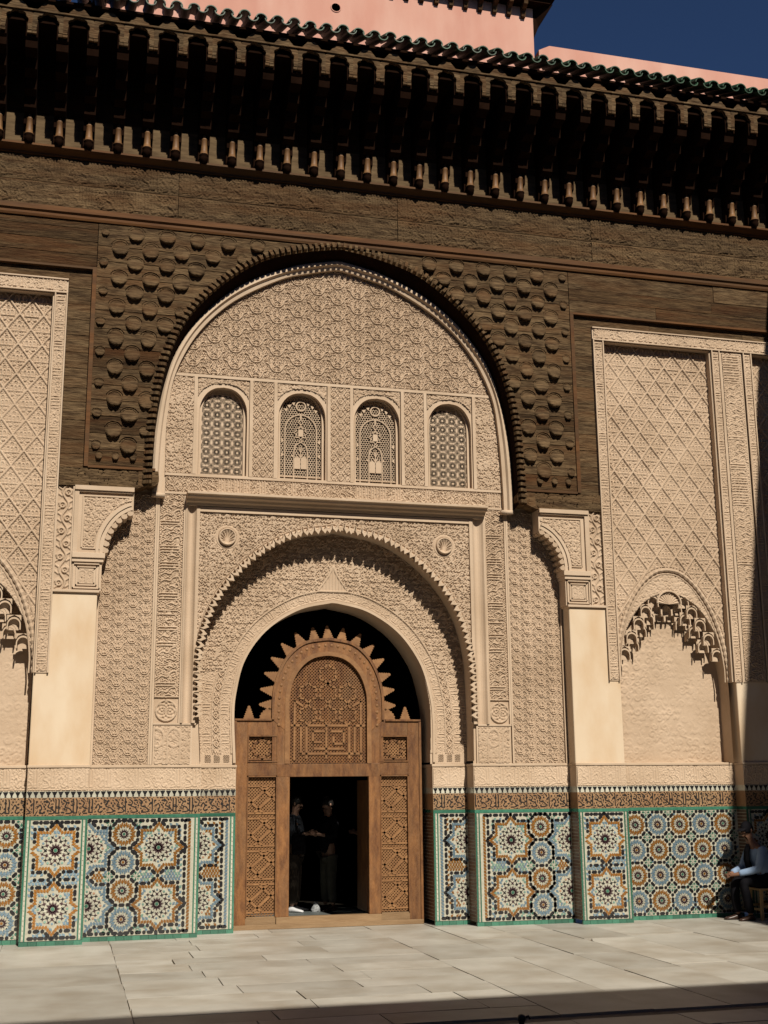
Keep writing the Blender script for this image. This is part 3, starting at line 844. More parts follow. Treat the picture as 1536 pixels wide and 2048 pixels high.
    m = MB(); m.box(min(s * 3.165, s * 3.365), max(s * 3.165, s * 3.365), .017, .3, 3.79, 5.02); m.box(min(s * 3.168, s * 3.184), max(s * 3.168, s * 3.184), -.018, .03, 3.80, 5.0)
    m.build('border_ground', 'stucco_pale', fac)

# --- side bays: a framed lattice panel over a muqarnas niche
BW = .78                                    # half width of the panel
NI = [(.765, 1.86), (.765, 2.4), (.765, 2.86), (.72, 3.2), (.60, 3.55), (.40, 3.83), (.18, 3.97), (0, 4.0)]     # niche opening
RO = [(.775, 2.87), (.775, 3.08), (.72, 3.42), (.585, 3.80), (.39, 4.10), (.18, 4.27), (0, 4.31)]              # rope arch
def bay_meshes():
    D = {}
    D['lattice_panel'] = relief('lattice_panel', -BW, BW, 2.88, 7.33, .11, lambda X, Z: T_SEBKA.at(X + T_SEBKA.W / 2, Z - .05), .026, None, mesh_only=True, s=.0066, wear=.3,
                                mask=lambda X, Z: ~inside_arch(X, Z, RO))
    ra = arch(RO, 0, 8)
    def fr(X, Z):
        d = dist_poly(X, Z, ra); h = T_SCROLL.at(X, Z) * .8
        return np.where(d < .06, np.where(d < .02, .3, .2), h)
    D['niche_surround'] = relief('niche_surround', -BW, BW, 2.87, 4.32, .11, fr, .018, None, mesh_only=True, s=.008,
                                 mask=lambda X, Z: inside_arch(X, Z, RO) & ~inside_arch(X, Z, NI))
    m = MB(); pts = resample(ra, 90); n = len(pts)
    m.tube([(x, .10, z) for x, z in pts], [.022 if i % 2 else .032 for i in range(n)], 7)
    for k in (.05, -.05): m.tube([(x, .10, z) for x, z in resample(arch(RO, 0, 8, k), 50)], .010, 5)
    D['rope_moulding'] = m.mesh('rope_moulding', 'stucco')
    D['niche_wall'] = relief('niche_wall', -.80, .80, 1.86, 4.05, .34, lambda X, Z: T_FLOW.at(X, Z), .009, None, mesh_only=True, s=.009, mat='stucco', wear=.75)
    m = MB()
    na = arch(NI, 0, 6)
    m.skin(na, .10, na, .36)
    m.box(-.83, .83, .36, .5, 1.8, 7.4)
    for s in (-1, 1):
        m.box(min(s * .78, s * .83), max(s * .78, s * .83), -.0, .4, 2.87, 7.36)
        m.box(min(s * .77, s * .785), max(s * .77, s * .785), .005, .13, 2.87, 7.34)
    m.box(-.83, .83, -.0, .4, 7.33, 7.40)
    m.box(-.765, .765, .30, .36, 1.84, 1.875)
    D['niche_lining'] = m.mesh('niche_lining', 'stucco_pale')
    return D
BAY = bay_meshes()
# a muqarnas cell: a block hollowed by a round-headed niche, open below
def cell_mesh(w=.15, h=.15, d=.07):
    m = MB(); r = w / 2 - .013; n = 10
    A_ = [(-r, -h / 2)] + [(-r * math.cos(math.pi * k / n), -.02 + r * 1.05 * math.sin(math.pi * k / n)) for k in range(n + 1)] + [(r, -h / 2)]
    o = r + .013
    B_ = [(-o, -h / 2)] + [(-o * math.cos(math.pi * k / n), -.02 + (o * 1.05 + .006) * math.sin(math.pi * k / n)) for k in range(n + 1)] + [(o, -h / 2)]
    m.band(A_, B_, 0, d)
    back = [(x * .92, z) for x, z in A_]                         # hollow back of the cell, leaning forward at the top
    m.add([(x, d * (.95 - .55 * max(0, (z + .02) / (r * 1.05))), z) for x, z in back], [tuple(range(len(back)))])
    m.add([(x, -.001, z) for x, z in [(-o - .002, .02), (-o * .72, .062), (0, .088), (o * .72, .062), (o + .002, .02), (o + .002, .088), (-o - .002, .088)]], [(0, 1, 2, 6), (2, 3, 4, 5), (2, 5, 6)][:2])
    return m.mesh('cell', 'stucco_pale', smooth=False)
CELL = cell_mesh()
for bi, cx in enumerate((4.295, -4.295, 6.485)):
    for k, me in BAY.items():
        place(k, me, fac, (cx, 0, 0))
    mq = empty('muqarnas', (cx, 0, 0), fac)
    cells = []
    for tier in range(5):                       # front silhouette, stepping down and out from the crown
        for sx in (-1, 1): cells.append((sx * (.215 + tier * .108), .112, 3.90 - tier * .122 - .012 * tier * tier))
    for tier in range(4):                       # second and third rows, each further back and lower
        for sx in (-1, 1):
            cells.append((sx * (.145 + tier * .115), .175, 3.815 - tier * .118 - .014 * tier * tier))
            if tier < 3: cells.append((sx * (.075 + tier * .15), .24, 3.735 - tier * .085 - .02 * tier * tier))
    cells += [(0, .175, 3.80)]
    for (x, y, z) in cells: place('cell', CELL, mq, (x, y, z))
    # shell at the crown
    m = MB(); vs = [(0, .10, 3.86)]; K = 22
    for k in range(K + 1):
        t = math.pi * k / K; r = .155 + (.006 if k % 2 else -.004)
        vs.append((-r * math.cos(t), .105 + (.0 if k % 2 else .016), 3.87 + r * .95 * math.sin(t)))
    m.add(vs, [(0, i, i + 1) for i in range(1, K + 1)])
    m.tube([(-.165 * math.cos(math.pi * k / 12), .09, 3.87 + .16 * math.sin(math.pi * k / 12)) for k in range(13)], .014, 6)
    m.build('shell', 'stucco_pale', mq)
# framing bands with fine writing
def frame_band(x0, x1, z0, z1, vertical=True, T=T_SCR3, fillet=True):
    fn = (vstrip_fn(T, x0 + .02, x1 - .02, z0) if vertical else strip_fn(T, x0, z0 + .02, z1 - .02))
    m = MB(); m.box(x0, x1, -.012, .36, z0, z1)
    if fillet:
        if vertical:
            for x in (x0 + .008, x1 - .008): m.box(x - .008, x + .008, -.036, .0, z0, z1)
        else:
            for z in (z0 + .008, z1 - .008): m.box(x0, x1, -.036, .0, z - .008, z + .008)
    o = m.build('frame_band', 'stucco_pale', fac)
    relief('writing', x0 + .02, x1 - .02, z0 + .02, z1 - .02, -.0155, fn, .016, o, s=.0065)
ZT = 7.335
for s in (-1, 1):
    a_, b_ = sorted((s * 3.355, s * 3.505)); frame_band(a_, b_, 2.865, ZT)
    a_, b_ = sorted((s * 5.085, s * 5.21)); frame_band(a_, b_, 2.865, ZT)
    a_, b_ = sorted((s * 5.225, s * 5.545)); frame_band(a_, b_, 2.865, ZT, T=T_SCR1, fillet=False)
    a_, b_ = sorted((s * 5.56, s * 5.69)); frame_band(a_, b_, 2.865, ZT)
    a_, b_ = sorted((s * 3.355, s * 7.4)); frame_band(a_, b_, ZT + .003, 7.52, vertical=False)

# --- cedar panelling over the arch
wood = empty('cedar_panelling', (0, 0, 0), fac)
rng = random.Random(4)
def wa_w(z): 
    h = np.array(spline(WA_H, 8)); return float(np.interp(z, h[:, 1], h[:, 0], right=0))
zs = [5.25]
while zs[-1] < 8.1: zs.append(zs[-1] + rng.uniform(.185, .25))
zs[-1] = 8.275
for i in range(len(zs) - 1):
    z0, z1 = zs[i] + .004, zs[i + 1] - .004
    for s in (-1, 1):
        zz = np.linspace(z0, min(z1, 8.25), 9)
        poly = [(s * 3.035, z0)] + [(XO + s * wa_w(z), z) for z in zz] + ([(XO, z1)] if z1 > 8.25 else []) + [(s * 3.035, z1)]
        y = -.03 + rng.uniform(-.004, .004)
        MB().prism(poly, y, .12).build('plank', 'wood_grey' if rng.random() < .75 else 'wood_old', wood)
# boards beyond the framing strip
for s in (-1, 1):
    z = 5.02
    while z < 7.55:
        z1 = min(z + rng.uniform(.17, .24), 7.665)
        a_, b_ = sorted((s * 3.085, s * 3.35))
        MB().box(a_, b_, .012 + rng.uniform(-.003, .003), .14, z + .003, z1 - .003).build('plank', 'wood_grey', wood); z = z1
    for x0, x1 in ((3.085, 4.2), (4.205, 5.6), (5.605, 7.4)):
        a_, b_ = sorted((s * x0, s * x1))
        MB().box(a_, b_, .012 + rng.uniform(-.003, .003), .14, 7.526, 7.665).build('plank', 'wood_grey', wood)
    z = 7.69
    while z < 8.25:
        z1 = min(z + .165 + rng.uniform(-.02, .02), 8.27)
        if 8.27 - z1 < .08: z1 = 8.27
        cuts = [3.04, 3.04 + rng.uniform(1.2, 2.4), 3.04 + rng.uniform(2.7, 3.6), 7.4]
        for c0, c1 in zip(cuts[:-1], cuts[1:]):
            a_, b_ = sorted((s * (c0 + .003), s * (c1 - .003)))
            MB().box(a_, b_, -.028 + rng.uniform(-.004, .004), .14, z + .003, z1 - .003).build('plank', 'wood_old' if rng.random() < .6 else 'wood_grey', wood)
        z = z1
    # thin red-brown framing strip
    m = MB(); a_, b_ = sorted((s * 3.036, s * 3.084)); m.box(a_, b_, -.05, .1, 5.235, 7.69)
    a_, b_ = sorted((s * 2.27, s * 3.036)); m.box(a_, b_, -.045, .1, 5.222, 5.25)
    m.build('strip', 'wood_red', wood)
    a_, b_ = sorted((s * 3.084, s * 7.4)); MB().box(a_, b_, -.045, .1, 7.665, 7.69).build('strip', 'wood_red', wood)
    # carved sill board and its scrolled end
    a_, b_ = sorted((s * 2.46, s * 3.35))
    relief('sill_board', a_, b_, 5.005, 5.22, -.02, lambda X, Z: T_SCROLL.at(X * .6, Z * .6), .010, wood, mat='wood_grey', s=.01)
    m = MB(); m.box(a_, b_, -.02, .2, 5.005, 5.22)
    sc = [(s * (2.46), 5.22), (s * 2.235, 5.22), (s * 2.225, 5.16)] + [(s * (2.305 - .085 * math.cos(t)), 5.125 - .085 * math.sin(t)) for t in np.linspace(.3, 2.1, 9)] + [(s * 2.46, 5.005)]
    m.prism(sc, -.03, .2)
    m.lathe([(.0, -.045), (.05, -.045), (.075, -.035), (.08, .0)], (s * 2.315, 0, 5.125), 18, 'y')
    m.build('console', 'wood_grey', wood)
# soffit of the wooden arch
WAr, SAr = resample(WA, 100), resample(offset(SA, .040), 100)
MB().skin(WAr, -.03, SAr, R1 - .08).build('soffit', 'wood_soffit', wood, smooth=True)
fin = MB(); fin.prism_x([(-.034, .115), (-.066, .085), (-.095, .04), (-.098, .012), (-.07, .0), (.02, .0), (.05, .03), (.05, .08)], -.019, .019)
fin_me = fin.mesh('scallop', 'wood_grey')
WAf = resample(WA, 600); nf = 122
for k in range(nf):
    i = int(2 + 595 * k / (nf - 1)); p, q = WAf[i - 1], WAf[i + 1]
    o = place('scallop', fin_me, wood, (WAf[i][0], .0, WAf[i][1]), (0, math.atan2(-(q[1] - p[1]), q[0] - p[0]), 0))
# bosses: half-moon cups, notched below
def boss_mesh(r=.090, d=.072):
    vs = []; fs = []; K, n = 6, 20
    vs.append((0, -d * (.42 ** .8), 0))
    for j in range(1, K + 1):
        f = j / K
        for i in range(n):
            t = 2 * math.pi * i / n; u, v = f * math.cos(t), f * math.sin(t)
            pr = d * math.sqrt(max(0, 1 - f ** 3.4)) * min(1, max(.0, .42 - .78 * v)) ** .8 + .001
            if v < -.35: pr *= 1 - .35 * math.exp(-(u / .06) ** 2) * min(1, (-v - .35) * 2.2)
            vs.append((u * r * 1.12, -pr, v * r - pr * .5))
    fs = [(0, 1 + i, 1 + (i + 1) % n) for i in range(n)]
    for j in range(K - 1): fs += [(1 + j * n + i, 1 + j * n + (i + 1) % n, 1 + (j + 1) * n + (i + 1) % n, 1 + (j + 1) * n + i) for i in range(n)]
    b = MB().add(vs, fs)
    for rr_ in (.075, .105):
        b.tube([(rr_ * math.cos(t), -.004, rr_ * .8 * math.sin(t) + .035) for t in np.linspace(.25, math.pi - .25, 9)], .005, 5)
    return b.mesh('boss', 'wood_grey', smooth=True)
BOSS = boss_mesh()
row = 0; z = 8.16
while z > 5.42:
    off = .185 if row % 2 else 0
    for s in (-1, 1):
        for k in range(-1, 16):
            x = s * (2.59 + .0 - .37 * k + off)
            if not (0.02 < s * x < 2.99): continue
            clear = dist_poly(np.array([x]), np.array([z]), WA)[0]
            if (z < 8.25 and abs(x - XO) < wa_w(z)) or clear < .13: 
                if not (abs(x - XO) > wa_w(z) and clear > .10): continue
                sc = .6
            else: sc = 1.0
            if s * x > 2.86: sc = .55
            place('boss', BOSS, wood, (x + rng.uniform(-.009, .009), -.033, z + rng.uniform(-.008, .008)), (0, rng.uniform(-.08, .08), 0), (sc * rng.uniform(.92, 1.06), sc if sc < 1 else rng.uniform(.75, 1.2), sc * rng.uniform(.9, 1.08)))
    z -= .19; row += 1
for s in (-1, 1):
    for x in (2.92, 2.73, 2.53): place('boss', BOSS, wood, (s * x, -.033, 5.37), None, (.42, .7, .5))

# --- carved frieze and mouldings
m = MB(); m.box(-7.4, 7.4, .0, .3, 8.27, 10.5); m.build('frieze_ground', 'wood_old', wood)
for x0, x1 in ((-4.9, -2.1), (-2.095, .7), (.705, 3.4), (3.405, 6.6)):
    for z0, z1 in ((8.435, 8.74), (8.748, 9.075)):
        relief('carved_plank', x0, x1, z0, z1, -.022 + rng.uniform(-.003, .003), lambda X, Z, f=strip_fn(T_SCRW, x0 - z0, z0, z1), z0=z0, z1=z1: f(X, Z) * ((Z > z0 + .016) & (Z < z1 - .016)), .020, wood, mat='wood_grey', s=.0085, wear=.45)
        MB().box(x0, x1, -.018, .06, z0, z1).build('plank', 'wood_old', wood)
m = MB(); m.prism_x([(.0, 8.275), (-.05, 8.275), (-.06, 8.30), (-.06, 8.33), (-.085, 8.35), (-.085, 8.375), (-.05, 8.39), (-.05, 8.43), (0, 8.43)], -7.4, 7.4)
m.build('moulding', 'wood_red', wood)
m = MB(); m.prism_x([(.0, 9.08), (-.05, 9.08), (-.05, 9.105), (-.10, 9.125), (-.14, 9.15), (-.14, 9.175), (0, 9.175)], -7.4, 7.4)
m.build('moulding', 'wood_red', wood)

# --- projecting eave on corbels
eave = empty('eave', (0, 0, 0), fac)
PIT = .3475; EY = -.87; EZ = .22
cb = MB(); cb.prism_x([(-.02, 9.18), (-.10, 9.20), (-.11, 9.36), (-.18, 9.39), (-.19, 9.52), (-.29, 9.55), (-.31, 9.68), (-.43, 9.71), (-.45, 9.84), (-.60, 9.87), (-.62, 10.0), (-.78, 10.03), (-.80, 10.12), (-.83, 10.14), (-.83, 10.34), (-.02, 10.34)], -.068, .068)
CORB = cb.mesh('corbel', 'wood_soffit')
tn = MB(); tn.lathe([(.002, -.115), (.012, -.105), (.034, -.075), (.04, -.045), (.036, -.02), (.03, -.012), (.043, -.008), (.043, .01), (.034, .014), (.032, .06), (.030, .19), (.036, .2), (.036, .212), (.028, .22), (.024, .26)], (0, 0, 0), 10)
TURN = tn.mesh('turned_drop', ['wood_turned'], smooth=True)
ac = MB(); ac.lathe([(.002, -.117), (.014, -.108), (.037, -.076), (.043, -.045), (.038, -.018), (.046, -.008), (.046, .004)], (0, 0, 0), 10)
ACORN = ac.mesh('acorn', 'wood_soffit', smooth=True)
# fascia tile between two corbels: board with a cusped arch cut out of it
def fascia_mesh():
    w = PIT / 2; hw = .127; zb, zt = 9.985, 10.36
    cus = []
    K = 7
    def prof(t):   # t 0..pi : cusped arch
        r = .93 + .15 * abs(math.sin(t * K / 2 * 1.0)) 
        return (-hw * r * math.cos(t) * .95, 10.11 + .11 * r * math.sin(t))
    A_ = [(-hw, zb), (-hw * .94, 10.06)] + [prof(math.pi * k / 28) for k in range(29)] + [(hw * .94, 10.06), (hw, zb)]
    B_ = to_rect(A_, -w, w, zb, zt)
    m = MB(); m.skin(A_, 0, B_, 0); m.skin(A_, 0, A_, .05); m.skin(A_, .05, B_, .05)
    for s in (-1, 1):
        m.add([(s * w, 0, zt), (s * w, 0, 10.2), (s * .04, 0, zt)], [(0, 1, 2)])
        m.add([(s * hw, 0, zb), (s * w, 0, zb), (s * w, .05, zb), (s * hw, .05, zb)], [(0, 1, 2, 3)])
        m.box(min(s * (w - .002), s * (w - .052)), max(s * (w - .002), s * (w - .052)), .006, .06, zb - .035, zb - .001)
    m.box(-w, w, -.02, .0, 10.23, 10.25)
    return m.mesh('fascia_panel', 'wood_grey')
FASC = fascia_mesh()
x = -3.90 - PIT * 3
while x < 7.2:
    c = empty('corbel', (x, 0, 0), eave)
    c.parent = fac
    place('beam', CORB, c)
    place('turned_drop', TURN, c, (0, -.16, 9.26), None, (1.3, 1.3, 1)); place('acorn', ACORN, c, (0, -.16, 9.26), None, (1.25, 1.25, 1))
    place('fascia_panel', FASC, eave, (x + PIT / 2, EY, EZ))
    x += PIT
m = MB()
m.box(-5.2, 7.4, EY + .06, .0, 10.35, 10.39)
m.prism_x([(EY - .01, 10.36 + EZ), (EY - .03, 10.37 + EZ), (EY - .03, 10.40 + EZ), (.5, 10.98 + EZ), (.5, 10.3 + EZ), (EY + .06, 10.3 + EZ)], -5.2, 7.4)
MB().box(-5.2, 7.4, -.012, .0, 9.177, 9.62).build('backing_board', 'wood_tan', eave)
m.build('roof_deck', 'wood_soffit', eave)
# green glazed tiles: alternate channels and covers, sloping back
TP = .203
def tile_mesh(name, convex):
    m = MB(); n = 8; vs = []; Lr = 4
    for j in range(Lr):
        t = j / (Lr - 1)
        r = (.070 - .010 * t) if convex else (.062 + .006 * t)
        for shell in (0, .012):
            for k in range(n + 1):
                a_ = math.pi * k / n; rr = r - shell
                zz = rr * math.sin(a_) * (1.0 if convex else -1)
                vs.append((-rr * 1.04 * math.cos(a_), t * .62, zz + t * .29))
    q = n + 1
    for j in range(Lr - 1):
        for sh in (0, 1):
            o0 = (j * 2 + sh) * q; o1 = ((j + 1) * 2 + sh) * q
            m_ = [(o0 + k, o0 + k + 1, o1 + k + 1, o1 + k) for k in range(n)]
            if j == 0 and sh == 0: F = []
            F += m_
    F += [(k, k + 1, q + k + 1, q + k) for k in range(n)]
    m.add(vs, F)
    return m.mesh(name, 'roof_glaze', smooth=False)
COVER, CHAN = tile_mesh('roof_tile', True), tile_mesh('roof_tile', False)
x = -5.1; rr = random.Random(8)
while x < 7.3:
    place('roof_tile', COVER, eave, (x, EY - .12 + rr.uniform(-.012, .012), 10.50 + EZ + rr.uniform(-.008, .008)), (rr.uniform(-.03, .03), 0, rr.uniform(-.05, .05)))
    place('roof_tile', CHAN, eave, (x + TP / 2, EY - .14 + rr.uniform(-.012, .012), 10.495 + EZ + rr.uniform(-.006, .006)), (rr.uniform(-.03, .03), 0, rr.uniform(-.05, .05)))
    x += TP

# ------------------------------------------------------------------ mosaic dado
ZB, ZM = .05, 1.29
def rot2(p, a): return (p[0] * math.cos(a) - p[1] * math.sin(a), p[0] * math.sin(a) + p[1] * math.cos(a))
S_DOT = [(.0205 * math.cos(math.pi / 8 + k * math.pi / 4), .0205 * math.sin(math.pi / 8 + k * math.pi / 4)) for k in range(8)]
S_OVAL = [(-.028, 0), (-.018, -.0135), (.018, -.0135), (.028, 0), (.018, .0135), (-.018, .0135)]
S_OVAL = [(-.034, -.005), (-.021, -.0175), (.021, -.0175), (.034, -.005), (.034, .005), (.021, .0175), (-.021, .0175), (-.034, .005)]
S_KITE = [(-.021, 0), (.003, -.0135), (.021, 0), (.003, .0135)]           # almond
S_ARROW = [(-.024, 0), (.006, -.0125), (.024, -.0125), (.013, 0), (.024, .0125), (.006, .0125)]
S_CROSS = [(.021 * (1 if k % 2 == 0 else .38) * math.cos(k * math.pi / 4 + math.pi / 4), .021 * (1 if k % 2 == 0 else .38) * math.sin(k * math.pi / 4 + math.pi / 4)) for k in range(8)]
S_STAR = [(.019 * (1 if k % 2 == 0 else .72) * math.cos(k * math.pi / 8), .019 * (1 if k % 2 == 0 else .72) * math.sin(k * math.pi / 8)) for k in range(16)]
ZC = ['grout', 'z_black', 'z_plum', 'z_green', 'z_teal', 'z_blue', 'z_orange', 'z_white', 'z_salmon']
ZI = {n: i for i, n in enumerate(ZC)}
class Mosaic:
    def __init__(s): s.p = []; s.seen = set(); s.occ = []
    def put(s, shape, u, v, a, col, k=1.0, r=.02):
        key = (round(u, 2), round(v, 2))
        if key in s.seen: return
        s.seen.add(key); s.p.append((shape, u, v, a, col, k)); s.occ.append((u, v, r))
    def chain(s, p, q, dots=True):
        L = math.hypot(q[0] - p[0], q[1] - p[1]); n = max(2, int(round(L / .0635)));  n += n % 2
        a = math.atan2(q[1] - p[1], q[0] - p[0])
        for i in range(n + 1):
            t = i / n; u, v = p[0] + (q[0] - p[0]) * t, p[1] + (q[1] - p[1]) * t
            if i % 2 == 0: s.put('dot', u, v, 0, 'z_black')
            else: s.put('oval', u, v, a, 'z_black')
    def ring(s, shape, cu, cv, r, n, col, a0=0.0, k=1.0, spin=0.0, occ=.014):
        for i in range(n):
            t = a0 + 2 * math.pi * i / n
            s.put(shape, cu + r * math.cos(t), cv + r * math.sin(t), t + spin, col if isinstance(col, str) else col[i % len(col)], k, occ)
    def big(s, cu, cv, rim='z_orange', frame=True):
        s.put('star', cu, cv, 0, 'z_green', 1.1)
        s.ring('arrow', cu, cv, .046, 12, 'z_plum', 0, 1.2, math.pi)
        s.ring('kite', cu, cv, .080, 12, 'z_white', math.pi / 12, 1.15)
        s.ring('cross', cu, cv, .104, 12, ['z_black', 'z_plum'], 0, 1.35)
        s.ring('cross', cu, cv, .140, 12, ['z_plum', 'z_black'], math.pi / 12, 1.1)
        s.ring('star', cu, cv, .150, 12, ['z_salmon', 'z_teal'] if rim == 'z_blue' else ['z_teal', 'z_blue'], 0, .72)
        H, tp = .187, .262
        path = []
        for k in range(4):
            a = k * math.pi / 2
            for p in ((-H, H), (-.062, H), (0, tp), (.062, H)): path.append(rot2(p, -a))
        n = len(path)
        for i in range(n):
            p, q = path[i], path[(i + 1) % n]; L = math.hypot(q[0] - p[0], q[1] - p[1]); m = max(2, int(round(L / .031)))
            for j in range(m):
                t = j / m; u, v = p[0] + (q[0] - p[0]) * t, p[1] + (q[1] - p[1]) * t
                s.put('kite', cu + u, cv + v, math.atan2(-v, -u), rim, 1.22, .018)
        s.occ.append((cu, cv, .17))
        if frame:
            c = .222
            for k in range(4):
                a = k * math.pi / 2
                for (sh, u, v, an) in (('dot', -c, c, 0), ('oval', -.158, c, 0), ('dot', -.094, c, 0), ('oval', -.047, .258, .75), ('dot', 0, .302, 0), ('oval', .047, .258, -.75), ('dot', .094, c, 0), ('oval', .158, c, 0)):
                    uu, vv = rot2((u, v), -a); s.put(sh, cu + uu, cv + vv, an - a, 'z_black')
    def small(s, cu, cv, rim):
        s.put('star', cu, cv, 0, 'z_green' if rim == 'z_orange' else 'z_orange', .9)
        s.ring('arrow', cu, cv, .038, 12, 'z_plum', 0, .82, math.pi)
        s.ring('kite', cu, cv, .066, 12, 'z_white', math.pi / 12, 1.0)
        s.ring('kite', cu, cv, .094, 16, rim, 0, 1.3, math.pi)
        s.ring('kite', cu, cv, .113, 16, rim, math.pi / 16, .9, 0)
        s.occ.append((cu, cv, .125))
        c, e = .15, .062
        for k in range(4):
            a = k * math.pi / 2
            for (sh, u, v, an) in (('dot', -e, c, 0), ('oval', 0, c, 0), ('dot', e, c, 0), ('oval', .106, .106, -math.pi / 4)):
                uu, vv = rot2((u, v), -a); s.put(sh, cu + uu, cv + vv, an - a, 'z_black')
    def knot(s, u, v):
        s.put('star', u, v, 0, 'z_white', .8); s.ring('kite', u, v, .034, 4, 'z_green', 0, .95); s.ring('kite', u, v, .036, 4, 'z_teal', math.pi / 4, .7)
    def fill(s, u0, u1, v0, v1, col, pitch=.034, seed=0):
        O = np.array(s.occ); rg = random.Random(seed); j = 0; v = v0 + .015
        while v < v1 - .01:
            u = u0 + .012 + (pitch / 2 if j % 2 else 0)
            while u < u1 - .008:
                if len(O) == 0 or np.all(np.hypot(O[:, 0] - u, O[:, 1] - v) > O[:, 2] + .010):
                    c = col(u, v) if callable(col) else col
                    s.p.append(('kite', u, v, (math.pi / 4 if j % 2 else -math.pi / 4) , c, 1.12))
                u += pitch
            v += pitch * .86; j += 1
SHAPES = {'dot': S_DOT, 'oval': S_OVAL, 'kite': S_KITE, 'arrow': S_ARROW, 'cross': S_CROSS, 'star': S_STAR}
def shape_mesh(name, sh, mat):
    m = MB(); m.prism([(u, v) for u, v in SHAPES[sh]], -.006, .002, back=False); return m.mesh(name, mat)
TILE_ME = {k: shape_mesh('tile', k, 'z_black') for k in ('dot', 'oval')}
def layout(kind, w):
    mo = Mosaic(); big_v, sm_v = (.37, .97), (.22, .52, .82, 1.12)
    if kind == 'pilaster':
        c = w / 2 + .005
        for v in big_v: mo.big(c, v)
        for u in (c - .272, c + .272): mo.chain((u, .085), (u, 1.255))
        for v in (.078, 1.262): mo.chain((c - .272, v), (c + .272, v))
        for sx in (-1, 1): mo.chain((c + sx * .06, .67), (c + sx * .20, .67))
        mo.fill(c - .262, c + .262, .09, 1.25, 'z_blue')
    elif kind == 'wide':             # from the pilaster towards the door
        for v in big_v: mo.big(.03, v, 'z_blue', True)
        for i, v in enumerate(sm_v): mo.small(.405, v, 'z_blue' if i % 2 == 0 else 'z_orange')
        for v in big_v: mo.big(.785, v, 'z_orange')
        for u in (1.075, 1.17): mo.chain((u, .085), (u, 1.255))
        for v in (.078, 1.262): mo.chain((.02, v), (w - .07, v))
        for v in (.67, 1.245, .095):
            for u in (.255, .545): mo.knot(u, v)
        v = .1
        while v < 1.25:
            mo.put('kite', 1.122, v, math.pi / 4, 'z_orange', 1.25); v += .0365
        mo.fill(.02, 1.06, .09, 1.25, lambda u, v: 'z_orange' if abs(v - .67) < .05 and u < .2 else ('z_teal' if random.random() < .4 else 'z_blue'))
    elif kind == 'narrow':
        for v in big_v: mo.big(.0, v, 'z_blue')
        for u in (.285, .385): mo.chain((u, .085), (u, 1.255))
        for v in (.078, 1.262): mo.chain((.02, v), (.385, v))
        v = .1
        while v < 1.25:
            mo.put('kite', .338, v, math.pi / 4, 'z_blue', 1.25); v += .0365
        mo.fill(.01, .275, .09, 1.25, 'z_orange')
    elif kind == 'grid':
        n = int((w - .06) / .30); u0 = .17 + .02
        for i in range(-1, n + 1):
            for j, v in enumerate(sm_v):
                if -.05 < u0 + i * .30 < w + .02: mo.small(u0 + i * .30, v, 'z_orange' if (i + j) % 2 else 'z_blue')
        for i in range(-1, n + 1):
            for v in (.07, .37, .67, .97, 1.27): mo.knot(u0 + .15 + i * .30, v)
        mo.fill(.01, w - .01, .085, 1.255, lambda u, v: 'z_blue' if random.random() < .55 else 'z_teal')
    return mo
OBJ_TILES = [0]; MERLONS = [0]
MERL = MB().prism([(-.029, .062), (.029, .062), (.007, .02), (.011, .004), (-.011, .004), (-.007, .02)], -.004, .002, back=False).mesh('merlon_tile', 'z_black')
T_INK = tile_script(.185, 1.62, 21, .0105).pack(31, .036, .0125, .95, .007)
